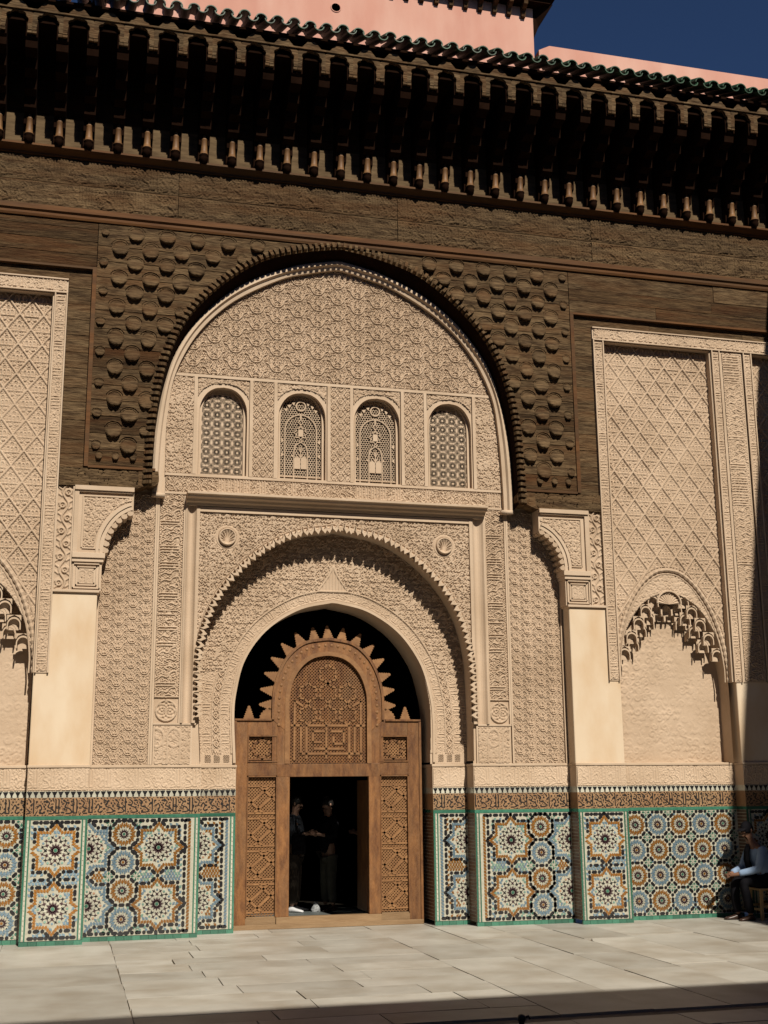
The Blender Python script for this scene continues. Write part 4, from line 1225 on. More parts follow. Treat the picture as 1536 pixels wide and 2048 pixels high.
def dado(x0, x1, y, kind, flip, tiles_as_parts, side_l=0.0, side_r=0.0, deep=.3, seed=0):
    """one faced section of wall: green plinth, mosaic, writing, merlons, carved band. flip mirrors the pattern"""
    random.seed(seed); w = x1 - x0
    d = empty('dado', (0, 0, 0), fac)
    yp = y - .018
    m = MB()
    m.mat(0).box(x0, x1, yp, y + deep, ZB, ZM)
    m.build('mosaic_ground', 'grout', d)
    # plinth tiles and green borders
    n = max(2, int(round(w / .088))); gm = MB().box(-.5, .5, -.006, .03, 0, ZB - .004).mesh('plinth_tile', 'z_green')
    for i in range(n): place('plinth_tile', gm, d, (x0 + (i + .5) * w / n, yp, 0), None, (w / n - .003, 1, 1))
    MB().box(x0, x1, yp - .006, y + deep, ZM, 1.327).build('green_course', 'z_green', d)
    m = MB()
    if side_l: m.box(x0, x0 + .022, yp - .007, y + .0, ZB, ZM); m.box(x0 + .045, x0 + .06, yp - .005, y, ZB, ZM)
    if side_r: m.box(x1 - .022, x1, yp - .007, y + .0, ZB, ZM); m.box(x1 - .06, x1 - .045, yp - .005, y, ZB, ZM)
    if m.v: m.build('edge_course', 'z_green', d)
    for s_, xx in ((side_l, x0), (side_r, x1)):
        if s_:
            m = MB(); v = ZB + .006; sg = -1 if xx == x0 else 1
            while v < ZM - .02:
                m.box(min(xx, xx + sg * .004), max(xx, xx + sg * .004), yp, y + deep, v, v + .030); v += .040
            tag(m.build('return_tiles', 'z_side', d), kind='stuff')
    mo = layout(kind, w)
    sm = MB()
    for (sh, u, v, a, col, k) in mo.p:
        if not (.016 + (.05 if side_l else 0) * (not flip) < u < w - .014) or not (ZB + .012 < v < ZM - .012): continue
        if flip: uu, aa = w - u, math.pi - a
        else: uu, aa = u, a
        if (side_l and uu < .075) or (side_r and uu > w - .075): continue
        if col == 'z_black' and sh in TILE_ME and tiles_as_parts and OBJ_TILES[0] < 290:
            OBJ_TILES[0] += 1; place('tile', TILE_ME[sh], d, (x0 + uu, yp, v), (0, -aa, 0)); continue
        sm.cur = ZI[col]
        sm.prism([(x0 + uu + rot2((p[0] * k, p[1] * k), aa)[0], v + rot2((p[0] * k, p[1] * k), aa)[1]) for p in SHAPES[sh]], yp - .005, yp + .001, back=False)
    tag(sm.build('mosaic', ZC, d), kind='stuff')
    if side_l or side_r:                     # white beads along the outer corner
        m = MB(); v = ZB + .03
        while v < ZM - .02:
            for s_, xx in ((side_l, x0 + .0335), (side_r, x1 - .0335)):
                if s_: m.box(xx - .007, xx + .007, yp - .005, y, v - .018, v + .018)
            v += .05
        tag(m.build('corner_beads', 'z_white', d), kind='stuff')
    # writing frieze
    MB().box(x0, x1, yp, y + deep, 1.327, 1.52).build('frieze_ground', 'frieze_tan', d)
    rx = random.uniform(0, 1.6)
    ink = relief('inscription', x0 + .006, x1 - .006, 1.333, 1.515, yp - .0025, lambda X, Z: np.zeros_like(X), 0, d, mat='script_ink', s=.0046,
           mask=lambda X, Z: (T_INK.at(X + rx, (Z - 1.333) * .185 / .182) > .38) | (Z > 1.511) | (Z < 1.337))
    tag(ink, 'black writing on the tan glazed frieze', kind='stuff')
    # merlon course
    MB().box(x0, x1, yp, y + deep, 1.52, 1.588).build('merlon_ground', 'z_white', d)
    n = int(round(w / .064))
    for i in range(n): place('merlon_tile', MERL, d, (x0 + (i + .5) * w / n, yp, 1.522))
    # carved band and ledge
    MB().box(x0, x1, y - .012, y + deep, 1.588, 1.835).build('band_ground', 'stucco_pale', d)
    relief('carved_band', x0 + .008, x1 - .008, 1.60, 1.83, y - .0145, strip_fn(T_SCR2, -rx, 1.60, 1.83), .014, d, s=.0068, wear=.35, mat='stucco_pale')
    MB().box(x0 - .008 * (side_l > 0), x1 + .008 * (side_r > 0), y - .022, y + deep, 1.837, 1.868).build('ledge', 'stucco_pale', d, bevel=.006)
    return d
dado(-B0, -A0, 0, 'pilaster', False, True, 1, 1, .35, 1)
dado(A0, B0, 0, 'pilaster', False, True, 1, 1, .35, 2)
dado(-A0, -1.63, R1, 'wide', False, True, 0, 1, .40, 3)
dado(1.63, A0, R1, 'wide', True, True, 1, 0, .40, 4)
dado(-1.63, -1.1945, R2, 'narrow', False, False, 0, 1, .47, 5)
dado(1.1945, 1.63, R2, 'narrow', True, False, 1, 0, .47, 6)
dado(B0, 5.12, R1, 'grid', False, False, 0, 0, .2, 7)
dado(-5.12, -B0, R1, 'grid', True, False, 0, 0, .2, 8)
dado(5.12, 5.70, 0, 'pilaster', False, False, 1, 1, .4, 9)
dado(5.70, 7.4, R1, 'grid', False, False, 0, 0, .2, 10)

# ------------------------------------------------------------------ cedar door screen
door = empty('door_screen', (-.028, DY, 0)); door.scale = (.985, 1, .992)
tag(door, 'carved cedar door screen with arched lattice and spiky finials in the archway', 'door')
YF = 0.0
def dbox(name, x0, x1, z0, z1, y0, y1, mat='cedar', parent=None, bevel=.004):
    return MB().box(x0, x1, y0, y1, z0, z1).build(name, mat, parent or door, bevel=bevel)
XL, XR = -.49, .50
for s, xi in ((-1, XL), (1, XR)):
    X_ = lambda a, b: tuple(sorted((s * a, s * b)))
    dbox('stile', *X_(1.01, 1.17), 0.0, 2.43, YF, YF + .07)
    dbox('stile', *X_(abs(xi), .645), 0.13, 2.43, YF - .006, YF + .07)
    dbox('bottom_rail', *X_(.645, 1.01), .0, .14, YF + .0, YF + .07, 'cedar_grey')
    dbox('rail', *X_(.645, 1.01), 1.76, 1.92, YF + .0, YF + .07)
    dbox('rail', *X_(.645, 1.01), 2.24, 2.43, YF + .0, YF + .07)
    m = MB()
    for x0, x1, z0, z1 in ((.645, 1.01, 2.225, 2.24), (.645, 1.01, 1.92, 1.935), (.645, 1.01, 1.745, 1.76), (.645, .658, .14, 1.76), (.997, 1.01, .14, 1.76), (.645, .658, 1.935, 2.225), (.997, 1.01, 1.935, 2.225)):
        m.box(*X_(x0, x1), YF - .012, YF + .04, z0, z1)
    m.box(*X_(.72, 1.175), YF - .022, YF + .05, 2.415, 2.437); m.box(*X_(1.15, 1.18), YF - .015, YF + .05, .0, 2.415)
    m.build('bead', 'cedar', door)
dbox('lintel', XL - .16, XR + .145, 1.745, 1.90, YF - .008, YF + .07)
dbox('threshold', -.645, .645, .0, .13, YF - .03, YF + .09, 'cedar_grey')
dbox('bottom_rail', -1.17, 1.17, -.0, .055, YF - .045, YF - .031, 'cedar_grey')
# arched head
AO = [(.70, 2.43), (.70, 2.62), (.685, 2.80), (.62, 3.02), (.50, 3.22), (.30, 3.375), (0, 3.43)]
AM = [(.545, 1.90), (.545, 2.3), (.545, 2.66), (.53, 2.80), (.47, 2.98), (.36, 3.13), (.2, 3.235), (0, 3.27)]
AI = [(.49, 1.90), (.49, 2.3), (.49, 2.66), (.475, 2.79), (.42, 2.95), (.32, 3.09), (.18, 3.185), (0, 3.22)]
ao = resample(arch(AO, -.01), 60); am = resample(arch([p for p in AM if p[1] >= 2.3][:], -.01), 60)
m = MB(); m.band(ao, am, YF - .01, YF + .07); m.build('arch_frame', 'cedar', door)
m = MB(); m.band(resample(arch(AO, -.01, 8, .012), 60), resample(arch(AO, -.01, 8, -.02), 60), YF - .03, YF + .02); m.build('arch_bead', 'cedar', door)
m = MB(); m.band(resample(arch(AM, -.01), 60), resample(arch(AI, -.01), 60), YF - .016, YF + .05); m.build('arch_bead', 'cedar_light', door)
for s in (-1, 1): MB().box(min(s * .545 - .01, s * .70 - .01), max(s * .545 - .01, s * .70 - .01), YF - .004, YF + .07, 1.90, 2.43).build('arch_jamb', 'cedar', door)
# carved face of the arch
m = MB()
ac_ = [((p[0] + q[0]) / 2, (p[1] + q[1]) / 2) for p, q in zip(ao, am)]
for i, p in enumerate(resample(ac_, 34)):
    m.lathe([(.022, YF - .005), (.018, YF - .016), (.004, YF - .019)], (p[0], 0, p[1]), 6, 'y')
tag(m.build('carved_rosettes', 'cedar_light', door), kind='stuff')
# finials: stepped cypress shapes
fp = [(-.054, 0)]
for k in range(5):
    w0 = .056 - k * .0085; z0 = .010 + k * .025
    fp += [(-w0 - .004, z0), (-w0 + .009, z0 + .012), (-w0 + .004, z0 + .019)]
fp += [(-.012, .142), (0, .150)]
fp += [(-x, z) for x, z in fp[:-1][::-1]]
fp = [(x * 1.18, z * 1.12) for x, z in fp]
FIN = MB().prism(fp, -.012, .014).mesh('finial', 'cedar_light')
hs = resample(arch(AO, -.01), 400)
angs = []
L0 = [i for i, p in enumerate(hs) if p[1] > 2.60]
for k in range(15):
    i = int(L0[0] + (L0[-1] - L0[0]) * k / 14); i = min(max(i, 1), 398); p, q = hs[i - 1], hs[i + 1]
    place('finial', FIN, door, (hs[i][0], YF + .02, hs[i][1]), (0, math.atan2(-(q[1] - p[1]), q[0] - p[0]), 0))
for s in (-1, 1):
    place('finial', FIN, door, (s * .99 - .01, YF + .02, 2.436), None, (.95, 1, .95))
    qp = [(s * .70 - .01, 2.437), (s * .70 - .01, 2.575)]
    for k in range(7):
        t = math.pi / 2 * (1 - k / 6); r = .165
        qp += [(s * (.70 + r * math.cos(t)) - .01, 2.437 + r * .85 * math.sin(t)), (s * (.70 + (r - .014) * math.cos(t - .12)) - .01, 2.437 + (r - .014) * .85 * max(0, math.sin(t - .12)))]
    MB().prism(qp, YF + .008, YF + .034).build('quarter_finial', 'cedar_light', door)
# turned lattice fields
def lattice(name, inside, x0, x1, z0, z1, pitch, bw, y, parent, mat):
    """two families of diagonal bars clipped to a region by sampling"""
    m = MB(); c = x0 + z0; L = (x1 - x0) + (z1 - z0)
    n = int(L / pitch) + 1; h = bw / 2
    for fam in (0, 1):
        for i in range(n + 1):
            o = i * pitch
            run = None
            steps = int(min(L, 4) / .006)
            prev = None
            seg = []
            for k in range(steps + 1):
                t = k * .006
                if fam == 0: X, Z = x0 + t, z0 + o - t
                else: X, Z = x1 - t, z0 + o - t
                ok = (x0 <= X <= x1 and z0 <= Z <= z1 and inside(X, Z))
                if ok and prev is None: prev = (X, Z)
                if ok: last = (X, Z)
                if (not ok or k == steps) and prev is not None:
                    seg.append((prev, last)); prev = None
            for p, q in seg:
                dx, dz = q[0] - p[0], q[1] - p[1]; l = math.hypot(dx, dz)
                if l < .01: continue
                nx, nz = -dz / l * h, dx / l * h; yy = y + (.0 if fam else .004)
                m.add([(p[0] + nx, yy, p[1] + nz), (p[0] - nx, yy, p[1] - nz), (q[0] - nx, yy, q[1] - nz), (q[0] + nx, yy, q[1] + nz),
                       (p[0] + nx, yy + .012, p[1] + nz), (p[0] - nx, yy + .012, p[1] - nz), (q[0] - nx, yy + .012, q[1] - nz), (q[0] + nx, yy + .012, q[1] + nz)],
                      [(0, 1, 2, 3), (0, 4, 5, 1), (2, 6, 7, 3), (1, 5, 6, 2), (3, 7, 4, 0)])
    o = m.build(name, mat, parent); tag(o, kind='stuff'); return o
def straps(mb, segs, w, y, d=.008):
    for (p, q) in segs:
        dx, dz = q[0] - p[0], q[1] - p[1]; l = math.hypot(dx, dz) or 1; nx, nz = -dz / l * w / 2, dx / l * w / 2; ex, ez = dx / l * w * .35, dz / l * w * .35
        P = [(p[0] - ex + nx, p[1] - ez + nz), (p[0] - ex - nx, p[1] - ez - nz), (q[0] + ex - nx, q[1] + ez - nz), (q[0] + ex + nx, q[1] + ez + nz)]
        mb.prism(P, y - d, y + .012); 
ai_h = np.array(spline(AI, 8))
ins = lambda X, Z: abs(X + .01) < float(np.interp(Z, ai_h[:, 1], ai_h[:, 0], right=-1)) + .004
pan = empty('arched_panel', (0, 0, 0), door)
lattice('lattice', ins, -.51, .49, 1.905, 3.22, .040, .0125, YF + .035, pan, 'cedar')
m = MB(); sg = []
cx = -.01
def hexring(c, r, n=6, a0=math.pi / 6): return [((c[0] + r * math.cos(a0 + 2 * math.pi * k / n), c[1] + r * math.sin(a0 + 2 * math.pi * k / n)), (c[0] + r * math.cos(a0 + 2 * math.pi * (k + 1) / n), c[1] + r * math.sin(a0 + 2 * math.pi * (k + 1) / n))) for k in range(n)]
def starring(c, r, ri, n=8, a0=0):
    P = [(c[0] + (r if k % 2 == 0 else ri) * math.cos(a0 + math.pi * k / n), c[1] + (r if k % 2 == 0 else ri) * math.sin(a0 + math.pi * k / n)) for k in range(2 * n)]
    return [(P[k], P[(k + 1) % (2 * n)]) for k in range(2 * n)]
for c in ((cx, 2.76), (cx, 2.49), (cx - .25, 2.49), (cx + .25, 2.49), (cx - .25, 2.76), (cx + .25, 2.76), (cx, 2.99)):
    sg += starring(c, .13, .088, 6, math.pi / 2)
sg = [s_ for s_ in sg if ins(*s_[0]) and ins(*s_[1])]
straps(m, sg, .020, YF + .034)
sq = []
for (x0, x1, z0, z1) in ((-.44, .42, 1.97, 2.62), (-.28, .26, 2.02, 2.36), (-.37, .35, 2.10, 2.36)):
    pass
sq += [((-.43, 1.95), (-.43, 2.66)), ((.41, 1.95), (.41, 2.66)), ((-.35, 2.02), (-.35, 2.36)), ((.33, 2.02), (.33, 2.36)), ((-.35, 2.02), (.41, 2.02)), ((-.28, 2.36), (.26, 2.36)),
       ((-.28, 2.36), (-.28, 1.97)), ((.26, 2.36), (.26, 1.97)), ((-.20, 2.29), (-.04, 2.29)), ((-.03, 2.36), (-.03, 1.97)), ((.04, 2.29), (.19, 2.29)), ((.19, 2.29), (.19, 2.14)), ((.06, 2.14), (.19, 2.14)),
       ((.06, 2.14), (.06, 2.22)), ((-.20, 2.29), (-.20, 2.16)), ((-.20, 2.16), (-.10, 2.16)), ((-.18, 2.08), (.19, 2.08)), ((-.43, 2.66), (-.33, 2.60)), ((.41, 2.66), (.31, 2.60)), ((-.47, 2.36), (-.35, 2.36)), ((.33, 2.36), (.45, 2.36))]
straps(m, sq, .026, YF + .033)
m.build('strapwork', 'cedar_light', pan)
for s in (-1, 1):
    x0, x1 = sorted((s * .66, s * .995))
    sp_ = empty('star_panel', (0, 0, 0), door); c = ((x0 + x1) / 2, 2.08)
    lattice('lattice', lambda X, Z: True, x0, x1, 1.94, 2.22, .040, .0125, YF + .035, sp_, 'cedar_light')
    m = MB(); straps(m, starring(c, .125, .09, 6, math.pi / 2), .022, YF + .034)
    straps(m, [((x0 + .01, c[1]), (c[0] - .115, c[1])), ((x1 - .01, c[1]), (c[0] + .115, c[1])), ((x0, 1.955), (x1, 1.955)), ((x0, 2.205), (x1, 2.205))], .02, YF + .034)
    m.build('strapwork', 'cedar', sp_)
    side = empty('side_panel', (0, 0, 0), door)
    lattice('lattice', lambda X, Z: True, x0, x1, .145, 1.742, .038, .0125, YF + .035, side, 'cedar_light')
    m = MB(); hh = (1.70 - .19) / 4
    for k in range(4):
        z0 = .20 + k * hh; z1 = z0 + hh - .085; zc = (z0 + z1) / 2; xc = (x0 + x1) / 2; w2 = (x1 - x0) / 2; h2 = (z1 - z0) / 2
        for zz in (z0 - .012, z1 + .012): straps(m, [((x0, zz), (x1, zz))], .020, YF + .034)
        straps(m, [((x0, z1 - h2 * .95), (xc + .01, z0 + .0)), ((xc - .01, z1), (x1, z0 + h2 * .95)), ((x0, z0 + h2 * .55), (xc + w2 * .5, z1)), ((xc - w2 * .5, z0), (x1, z1 - h2 * .55))], .028, YF + .034)
    m.build('strapwork', 'cedar_light', side)
# open leaf just inside, seen edge on
lf = MB().box(.50, .545, .10, .62, .14, 1.70).build('door_leaf', 'cedar', door); tag(lf, 'reddish edge of the opened door leaf')

# ------------------------------------------------------------------ marble paving
floor = MB().box(-30, 30, -40, 20, -.30, -.016).build('courtyard_floor', 'mortar'); tag(floor, kind='structure')
rg = random.Random(17)
CH0, CH1 = -5.50, -5.30          # open water channel across the court
def slab(x0, x1, y0, y1):
    g = .0042; j = lambda: rg.uniform(-.006, .006)
    P = [(x0 + g + j(), y0 + g + j()), (x1 - g + j(), y0 + g + j()), (x1 - g + j(), y1 - g + j()), (x0 + g + j(), y1 - g + j())]
    if rg.random() < .16:        # a broken corner
        k = rg.randrange(4); a, b, c = P[k - 1], P[k], P[(k + 1) % 4]; t = rg.uniform(.05, .22)
        P[k:k + 1] = [(b[0] + (a[0] - b[0]) * t, b[1] + (a[1] - b[1]) * t), (b[0] + (c[0] - b[0]) * t * .7, b[1] + (c[1] - b[1]) * t * .7)]
    cx, cy = sum(p[0] for p in P) / len(P), sum(p[1] for p in P) / len(P)
    z = rg.uniform(-.002, .0015); tx, ty = rg.uniform(-.0015, .0015), rg.uniform(-.0015, .0015)
    n = len(P); m = MB()
    m.add([(p[0] - cx, p[1] - cy, z + tx * (p[0] - cx) + ty * (p[1] - cy)) for p in P] + [(p[0] - cx, p[1] - cy, -.04) for p in P],
          [tuple(range(n))] + [(i, (i + 1) % n, (i + 1) % n + n, i + n) for i in range(n)])
    m.build('slab', 'marble', floor, loc=(cx, cy, 0))
def columns(x0, x1, wmin, wmax, lmin, lmax, ya, yb):
    x = x0
    while x < x1 - .05:
        xn = min(x + rg.uniform(wmin, wmax), x1)
        if x1 - xn < .25: xn = x1
        y = yb - rg.uniform(0, lmax * .6)
        prev = yb
        while prev > ya + .02:
            y = max(ya, prev - rg.uniform(lmin, lmax)) if prev != yb else max(ya, y - .3)
            if y - ya < .2: y = ya
            slab(x, xn, y, prev); prev = y
        x = xn
def rows(x0, x1, ya, yb, hmin, hmax, lmin, lmax):
    y = yb
    while y > ya + .02:
        yn = max(ya, y - rg.uniform(hmin, hmax))
        if yn - ya < .18: yn = ya
        x = x0; first = True
        while x < x1 - .02:
            l = rg.uniform(lmin, lmax); l = l * rg.uniform(.3, .9) if first else l; first = False
            xn = min(x1, x + l)
            if x1 - xn < .2: xn = x1
            slab(x, xn, yn, y); x = xn
        y = yn
for ya, yb in ((CH1, .86), (-9.0, CH0)):
    columns(-6.4, -2.58, .85, .98, 1.0, 1.6, ya, yb)
    rows(-2.58, .38, ya, yb, .36, .52, .85, 1.6)
    columns(.38, 7.4, .55, .9, .9, 2.0, ya, yb)
columns(-6.4, 7.4, .7, 1.0, 1.0, 1.8, -16.5, -9.0)
# low spout by the channel
sp = MB(); sp.lathe([(.045, 0), (.045, .015), (.022, .03), (.018, .07), (.028, .085), (.03, .105), (.02, .12), (.004, .125)], (0, 0, 0), 12); sp.tube([(.02, 0, .1), (.05, -.0, .11), (.06, 0, .09)], .008, 6)
surface('bronze', (.012, .011, .010), (.03, .026, .022), scale=20, rough=.35)
tag(sp.build('water_spout', 'bronze', None, smooth=True, loc=(-.13, -5.88, .0)), 'small black metal spout at the channel in the shaded floor', 'spout')

# ------------------------------------------------------------------ pink tower and parapet behind the roof
tw = empty('pink_tower', (1.0, 5.5, 0)); tag(tw, 'pink plastered tower with dark timber eave rising behind the green roof tiles', 'tower')
TY = 3.5; tx0, tx1 = -3.2, 4.17
def tp(mb): mb.v = [(x - 1.0, y - 5.5, z) for x, y, z in mb.v]; return mb
tp(MB().box(tx0, tx1, TY, 9.0, 9.5, 15.6)).build('wall', 'pink_wall', tw)
h = MB(); h.lathe([(.075, TY + .1), (.075, TY - .012), (.088, TY - .012), (.092, TY + .002)], (.655, 0, 14.27), 18, 'y'); h.f = h.f[:-2]; h.mi = h.mi[:-2]
tp(h).build('drain_rim', 'pink_wall', tw)
h = MB(); h.lathe([(.001, TY - .003), (.074, TY - .003)], (.655, 0, 14.27), 18, 'y'); tp(h).build('drain_shade_disc', 'shade_black', tw)  # flat near-black disc painted for the shade inside the drain
m = MB(); m.box(tx0 - .33, tx1 + .33, TY - .27, 9.3, 14.92, 15.1); m.box(tx0 - .25, tx1 + .25, TY - .2, 9.2, 14.84, 14.92)
tp(m).build('eave', 'wood_soffit', tw)
m = MB(); m.prism_x([(TY - .001, 14.60), (TY - .06, 14.62), (TY - .08, 14.72), (TY - .20, 14.78), (TY - .21, 14.84), (TY - .001, 14.84)], -.035, .035)
CB2 = m.mesh('corbel', 'wood_old')
x = tx0 + .1
while x < tx1: place('corbel', CB2, tw, (x - 1.0, -5.5, 0)); x += .262
m = MB(); m.add([(tx1, TY, 14.25), (tx1, TY, 14.84), (tx1 + .30, TY - .2, 14.84), (tx1 + .1, TY, 14.5), (tx1, 9, 14.25), (tx1, 9, 14.84), (tx1 + .30, 9, 14.84), (tx1 + .1, 9, 14.5)],
                [(0, 1, 2, 3), (3, 2, 6, 7), (0, 3, 7, 4)])
tp(m).build('corner_bracket', 'wood_soffit', tw)
x = tx0 - .3
while x < tx1 + .36:
    t_ = place('roof_tile', COVER, tw, (x - 1.0, TY - .32 - 5.5, 15.12)); x += TP
pp = MB(); pp.prism([(-.22, 9.5), (-.22, 14.12), (-.02, 14.23), (9.0, 14.23), (9.0, 9.5)], 0, .35)
tag(pp.build('parapet_wall', 'pink_wall', None, loc=(4.52, TY + .1, 0)), 'low pink parapet wall along the roof to the right of the tower', 'wall')

# ------------------------------------------------------------------ the other sides of the court (they shade it)
def wing(name, label, loc, rotz, length, ends):
    w = empty(name, loc); w.rotation_euler = (0, 0, rotz); tag(w, label, 'building')
    l = length
    m = MB()
    for k in range(int(l // 3.2)):
        x0 = -l / 2 + k * 3.2 + .3; m.box(x0, x0 + .9, 0, .7, 1.4, 3.9)
    m.build('pilasters', 'plaster', w); tag(w.children[-1], kind='stuff')
    MB().box(-l / 2, l / 2, .35, .8, 0, 10.5).build('wall', 'stucco', w)
    MB().box(-l / 2, l / 2, .0, .36, 0, 1.4).build('dado', 'z_teal', w)
    MB().box(-l / 2, l / 2, .1, .4, 7.6, 10.3).build('frieze', 'wood_old', w)
    MB().prism_x([(-.9, 10.25), (-.9, 10.62), (.6, 11.3), (.8, 11.3), (.8, 10.25)], -l / 2 - ends, l / 2 + ends).build('eave', 'wood_soffit', w)
    return w
wing('courtyard_range', 'side range of the courtyard with deep timber eave', (7.27, -8.4, 0), -math.pi / 2, 14.6, 0)
wing('courtyard_range', 'side range of the courtyard opposite the sunlit bay', (-7.9, -8.4, 0), math.pi / 2, 14.6, 0)
wing('courtyard_range', 'shaded range of the courtyard facing the arched doorway', (0, -16.75, 0), math.pi, 15.0, 0)

# ------------------------------------------------------------------ people
surface('skin', (.20, .095, .055), (.26, .13, .078), scale=12, rough=.55)
surface('skin_fair', (.42, .24, .17), (.50, .30, .21), scale=12, rough=.55)
surface('cloth_blue', (.23, .33, .50), (.31, .42, .60), scale=14, rough=.9, bump=.4, bscale=22)
surface('cloth_black', (.006, .006, .008), (.014, .013, .016), scale=14, rough=.95, bump=.3, bscale=22, spec=.05)
surface('cloth_grey', (.05, .06, .08), (.09, .105, .13), scale=14, rough=.95, bump=.3, bscale=22)
surface('cloth_brown', (.045, .032, .022), (.07, .05, .036), scale=14, rough=.95, bump=.3, bscale=22)
surface('cloth_olive', (.075, .072, .055), (.11, .105, .08), scale=14, rough=.95, bump=.3, bscale=22)
surface('cloth_white', (.45, .46, .47), (.56, .57, .58), scale=14, rough=.9)
surface('bag_grey', (.22, .23, .24), (.34, .35, .36), scale=20, rough=.5)
surface('shoe_white', (.62, .62, .64), (.74, .74, .76), scale=20, rough=.6)
surface('shoe_dark', (.035, .016, .010), (.06, .03, .02), scale=20, rough=.35)
surface('hair_dark', (.006, .005, .004), (.014, .011, .009), scale=40, rough=.6)
surface('pine', (.42, .27, .12), (.54, .36, .17), scale=10, rough=.6, stretch=(3, 3, .4))
def skinned(name, nodes, edges, mat, parent, sub=2, root=0):
    """nodes: name -> (x,y,z,rx[,ry])"""
    keys = list(nodes); ix = {k: i for i, k in enumerate(keys)}
    me = bpy.data.meshes.new(name); me.from_pydata([nodes[k][:3] for k in keys], [(ix[a], ix[b]) for a, b in edges], [])
    o = bpy.data.objects.new(name, me); COL.objects.link(o)
    sk = o.modifiers.new('skin', 'SKIN'); sk.use_smooth_shade = True; sk.branch_smoothing = .3
    sv = me.skin_vertices[0].data
    for i, k in enumerate(keys):
        n = nodes[k]; sv[i].radius = (n[3], n[4] if len(n) > 4 else n[3]); sv[i].use_root = (i == root)
    ss = o.modifiers.new('sub', 'SUBSURF'); ss.levels = sub; ss.render_levels = sub
    dg = bpy.context.evaluated_depsgraph_get(); ev = o.evaluated_get(dg); nm = bpy.data.meshes.new_from_object(ev)
    bpy.data.objects.remove(o); bpy.data.meshes.remove(me)
    nm.name = name; nm.materials.clear(); nm.materials.append(MAT[mat]); nm.shade_smooth()
    return place(name, nm, parent)
def chain_nodes(nodes, edges, prefix, start, pts):
    prev = start
    for i, p in enumerate(pts): k = f'{prefix}{i}'; nodes[k] = p; edges.append((prev, k)); prev = k
    return prev
def hand(nodes, edges, pre, start, wrist, d, side, upv, curl=.6, s=1.0):
    """palm and five fingers; d pointing along the hand, side towards the thumb, upv back of the hand"""
    d, side, upv = Vector(d).normalized(), Vector(side).normalized(), Vector(upv).normalized(); w = Vector(wrist)
    pk = pre + 'palm'; p = w + d * .042 * s; nodes[pk] = (*p, .026 * s, .017 * s); edges.append((start, pk))
    for i, (off, ln) in enumerate(((-.024, .058), (-.009, .072), (.007, .076), (.022, .068))):
        b = p + d * .030 * s + side * off * s; e1 = b + d * ln * .5 * s; e2 = e1 + (d * math.cos(curl) - upv * math.sin(curl)) * ln * .45 * s; e3 = e2 + (d * math.cos(curl * 2) - upv * math.sin(curl * 2)) * ln * .3 * s
        chain_nodes(nodes, edges, f'{pre}f{i}', pk, [(*b, .0085 * s), (*e1, .008 * s), (*e2, .0075 * s), (*e3, .006 * s)])
    b = p + side * .024 * s - d * .012 * s; e = b + (side * .7 + d * .7) * .032 * s; e2 = e + (d - upv * .4).normalized() * .03 * s
    chain_nodes(nodes, edges, pre + 't', pk, [(*b, .010 * s), (*e, .009 * s), (*e2, .0075 * s)])
def head_parts(parent, c, fwd, s, skin, hair=True, cap=None, tilt=0.0):
    """nose, ears, eyes, mouth and hair or cap set on the head of a body; c = head centre, fwd unit x,y"""
    f = Vector((fwd[0], fwd[1], 0)).normalized(); r = Vector((f.y, -f.x, 0)); u = Vector((0, 0, 1)); c = Vector(c)
    f2 = (f * math.cos(tilt) - u * math.sin(tilt)); u2 = (u * math.cos(tilt) + f * math.sin(tilt))
    P = lambda a, b, d: c + (f2 * a + r * b + u2 * d) * s
    m = MB()
    for sx in (-1, 1):
        m.tube([P(.083, sx * .034 - .008, .008), P(.087, sx * .034, .009), P(.083, sx * .034 + .008, .008)], .006 * s, 6)
    m.build('eyes', 'hair_dark', parent)
    m = MB(); m.tube([P(.086, -.022, -.058), P(.094, 0, -.057), P(.086, .022, -.058)], .006 * s, 6); m.build('mouth', 'skin', parent)
    m = MB()
    for sx in (-1, 1): m.tube([P(-.002, sx * .074, -.03), P(-.012, sx * .083, -.005), P(-.008, sx * .082, .022)], [.008 * s, .014 * s, .010 * s], 6)
    m.build('ears', skin, parent, smooth=True)
    if hair or cap:
        m = MB(); vs = []; K, n = 7, 18
        for j in range(K + 1):
            ph = (math.pi / 2) * (1 - j / K) - (.35 * j / K)
            for i in range(n):
                t = 2 * math.pi * i / n
                dn = .03 if math.cos(t) > .2 and not cap else 0
                a, b, d = .098 * math.cos(ph) * math.cos(t) - .008, .083 * math.cos(ph) * math.sin(t), .118 * math.sin(ph) + .012 + dn * (j / K)
                vs.append(P(a, b, d))
        fs = [(j * n + i, j * n + (i + 1) % n, (j + 1) * n + (i + 1) % n, (j + 1) * n + i) for j in range(K) for i in range(n)]
        m.add(vs, fs)
        if cap:
            br = []
            for i in range(9):
                t = -1.15 + 2.3 * i / 8
                br += [P(.085 * math.cos(t), .078 * math.sin(t), .045), P(.085 * math.cos(t) + .085 * math.cos(t * .6), .072 * math.sin(t), .022)]
            m.add(br, [(2 * i, 2 * i + 1, 2 * i + 3, 2 * i + 2) for i in range(8)])
        o = m.build('cap' if cap else 'hair', cap or 'hair_dark', parent, smooth=True)
        sd = o.modifiers.new('solid', 'SOLIDIFY'); sd.thickness = .006 * s
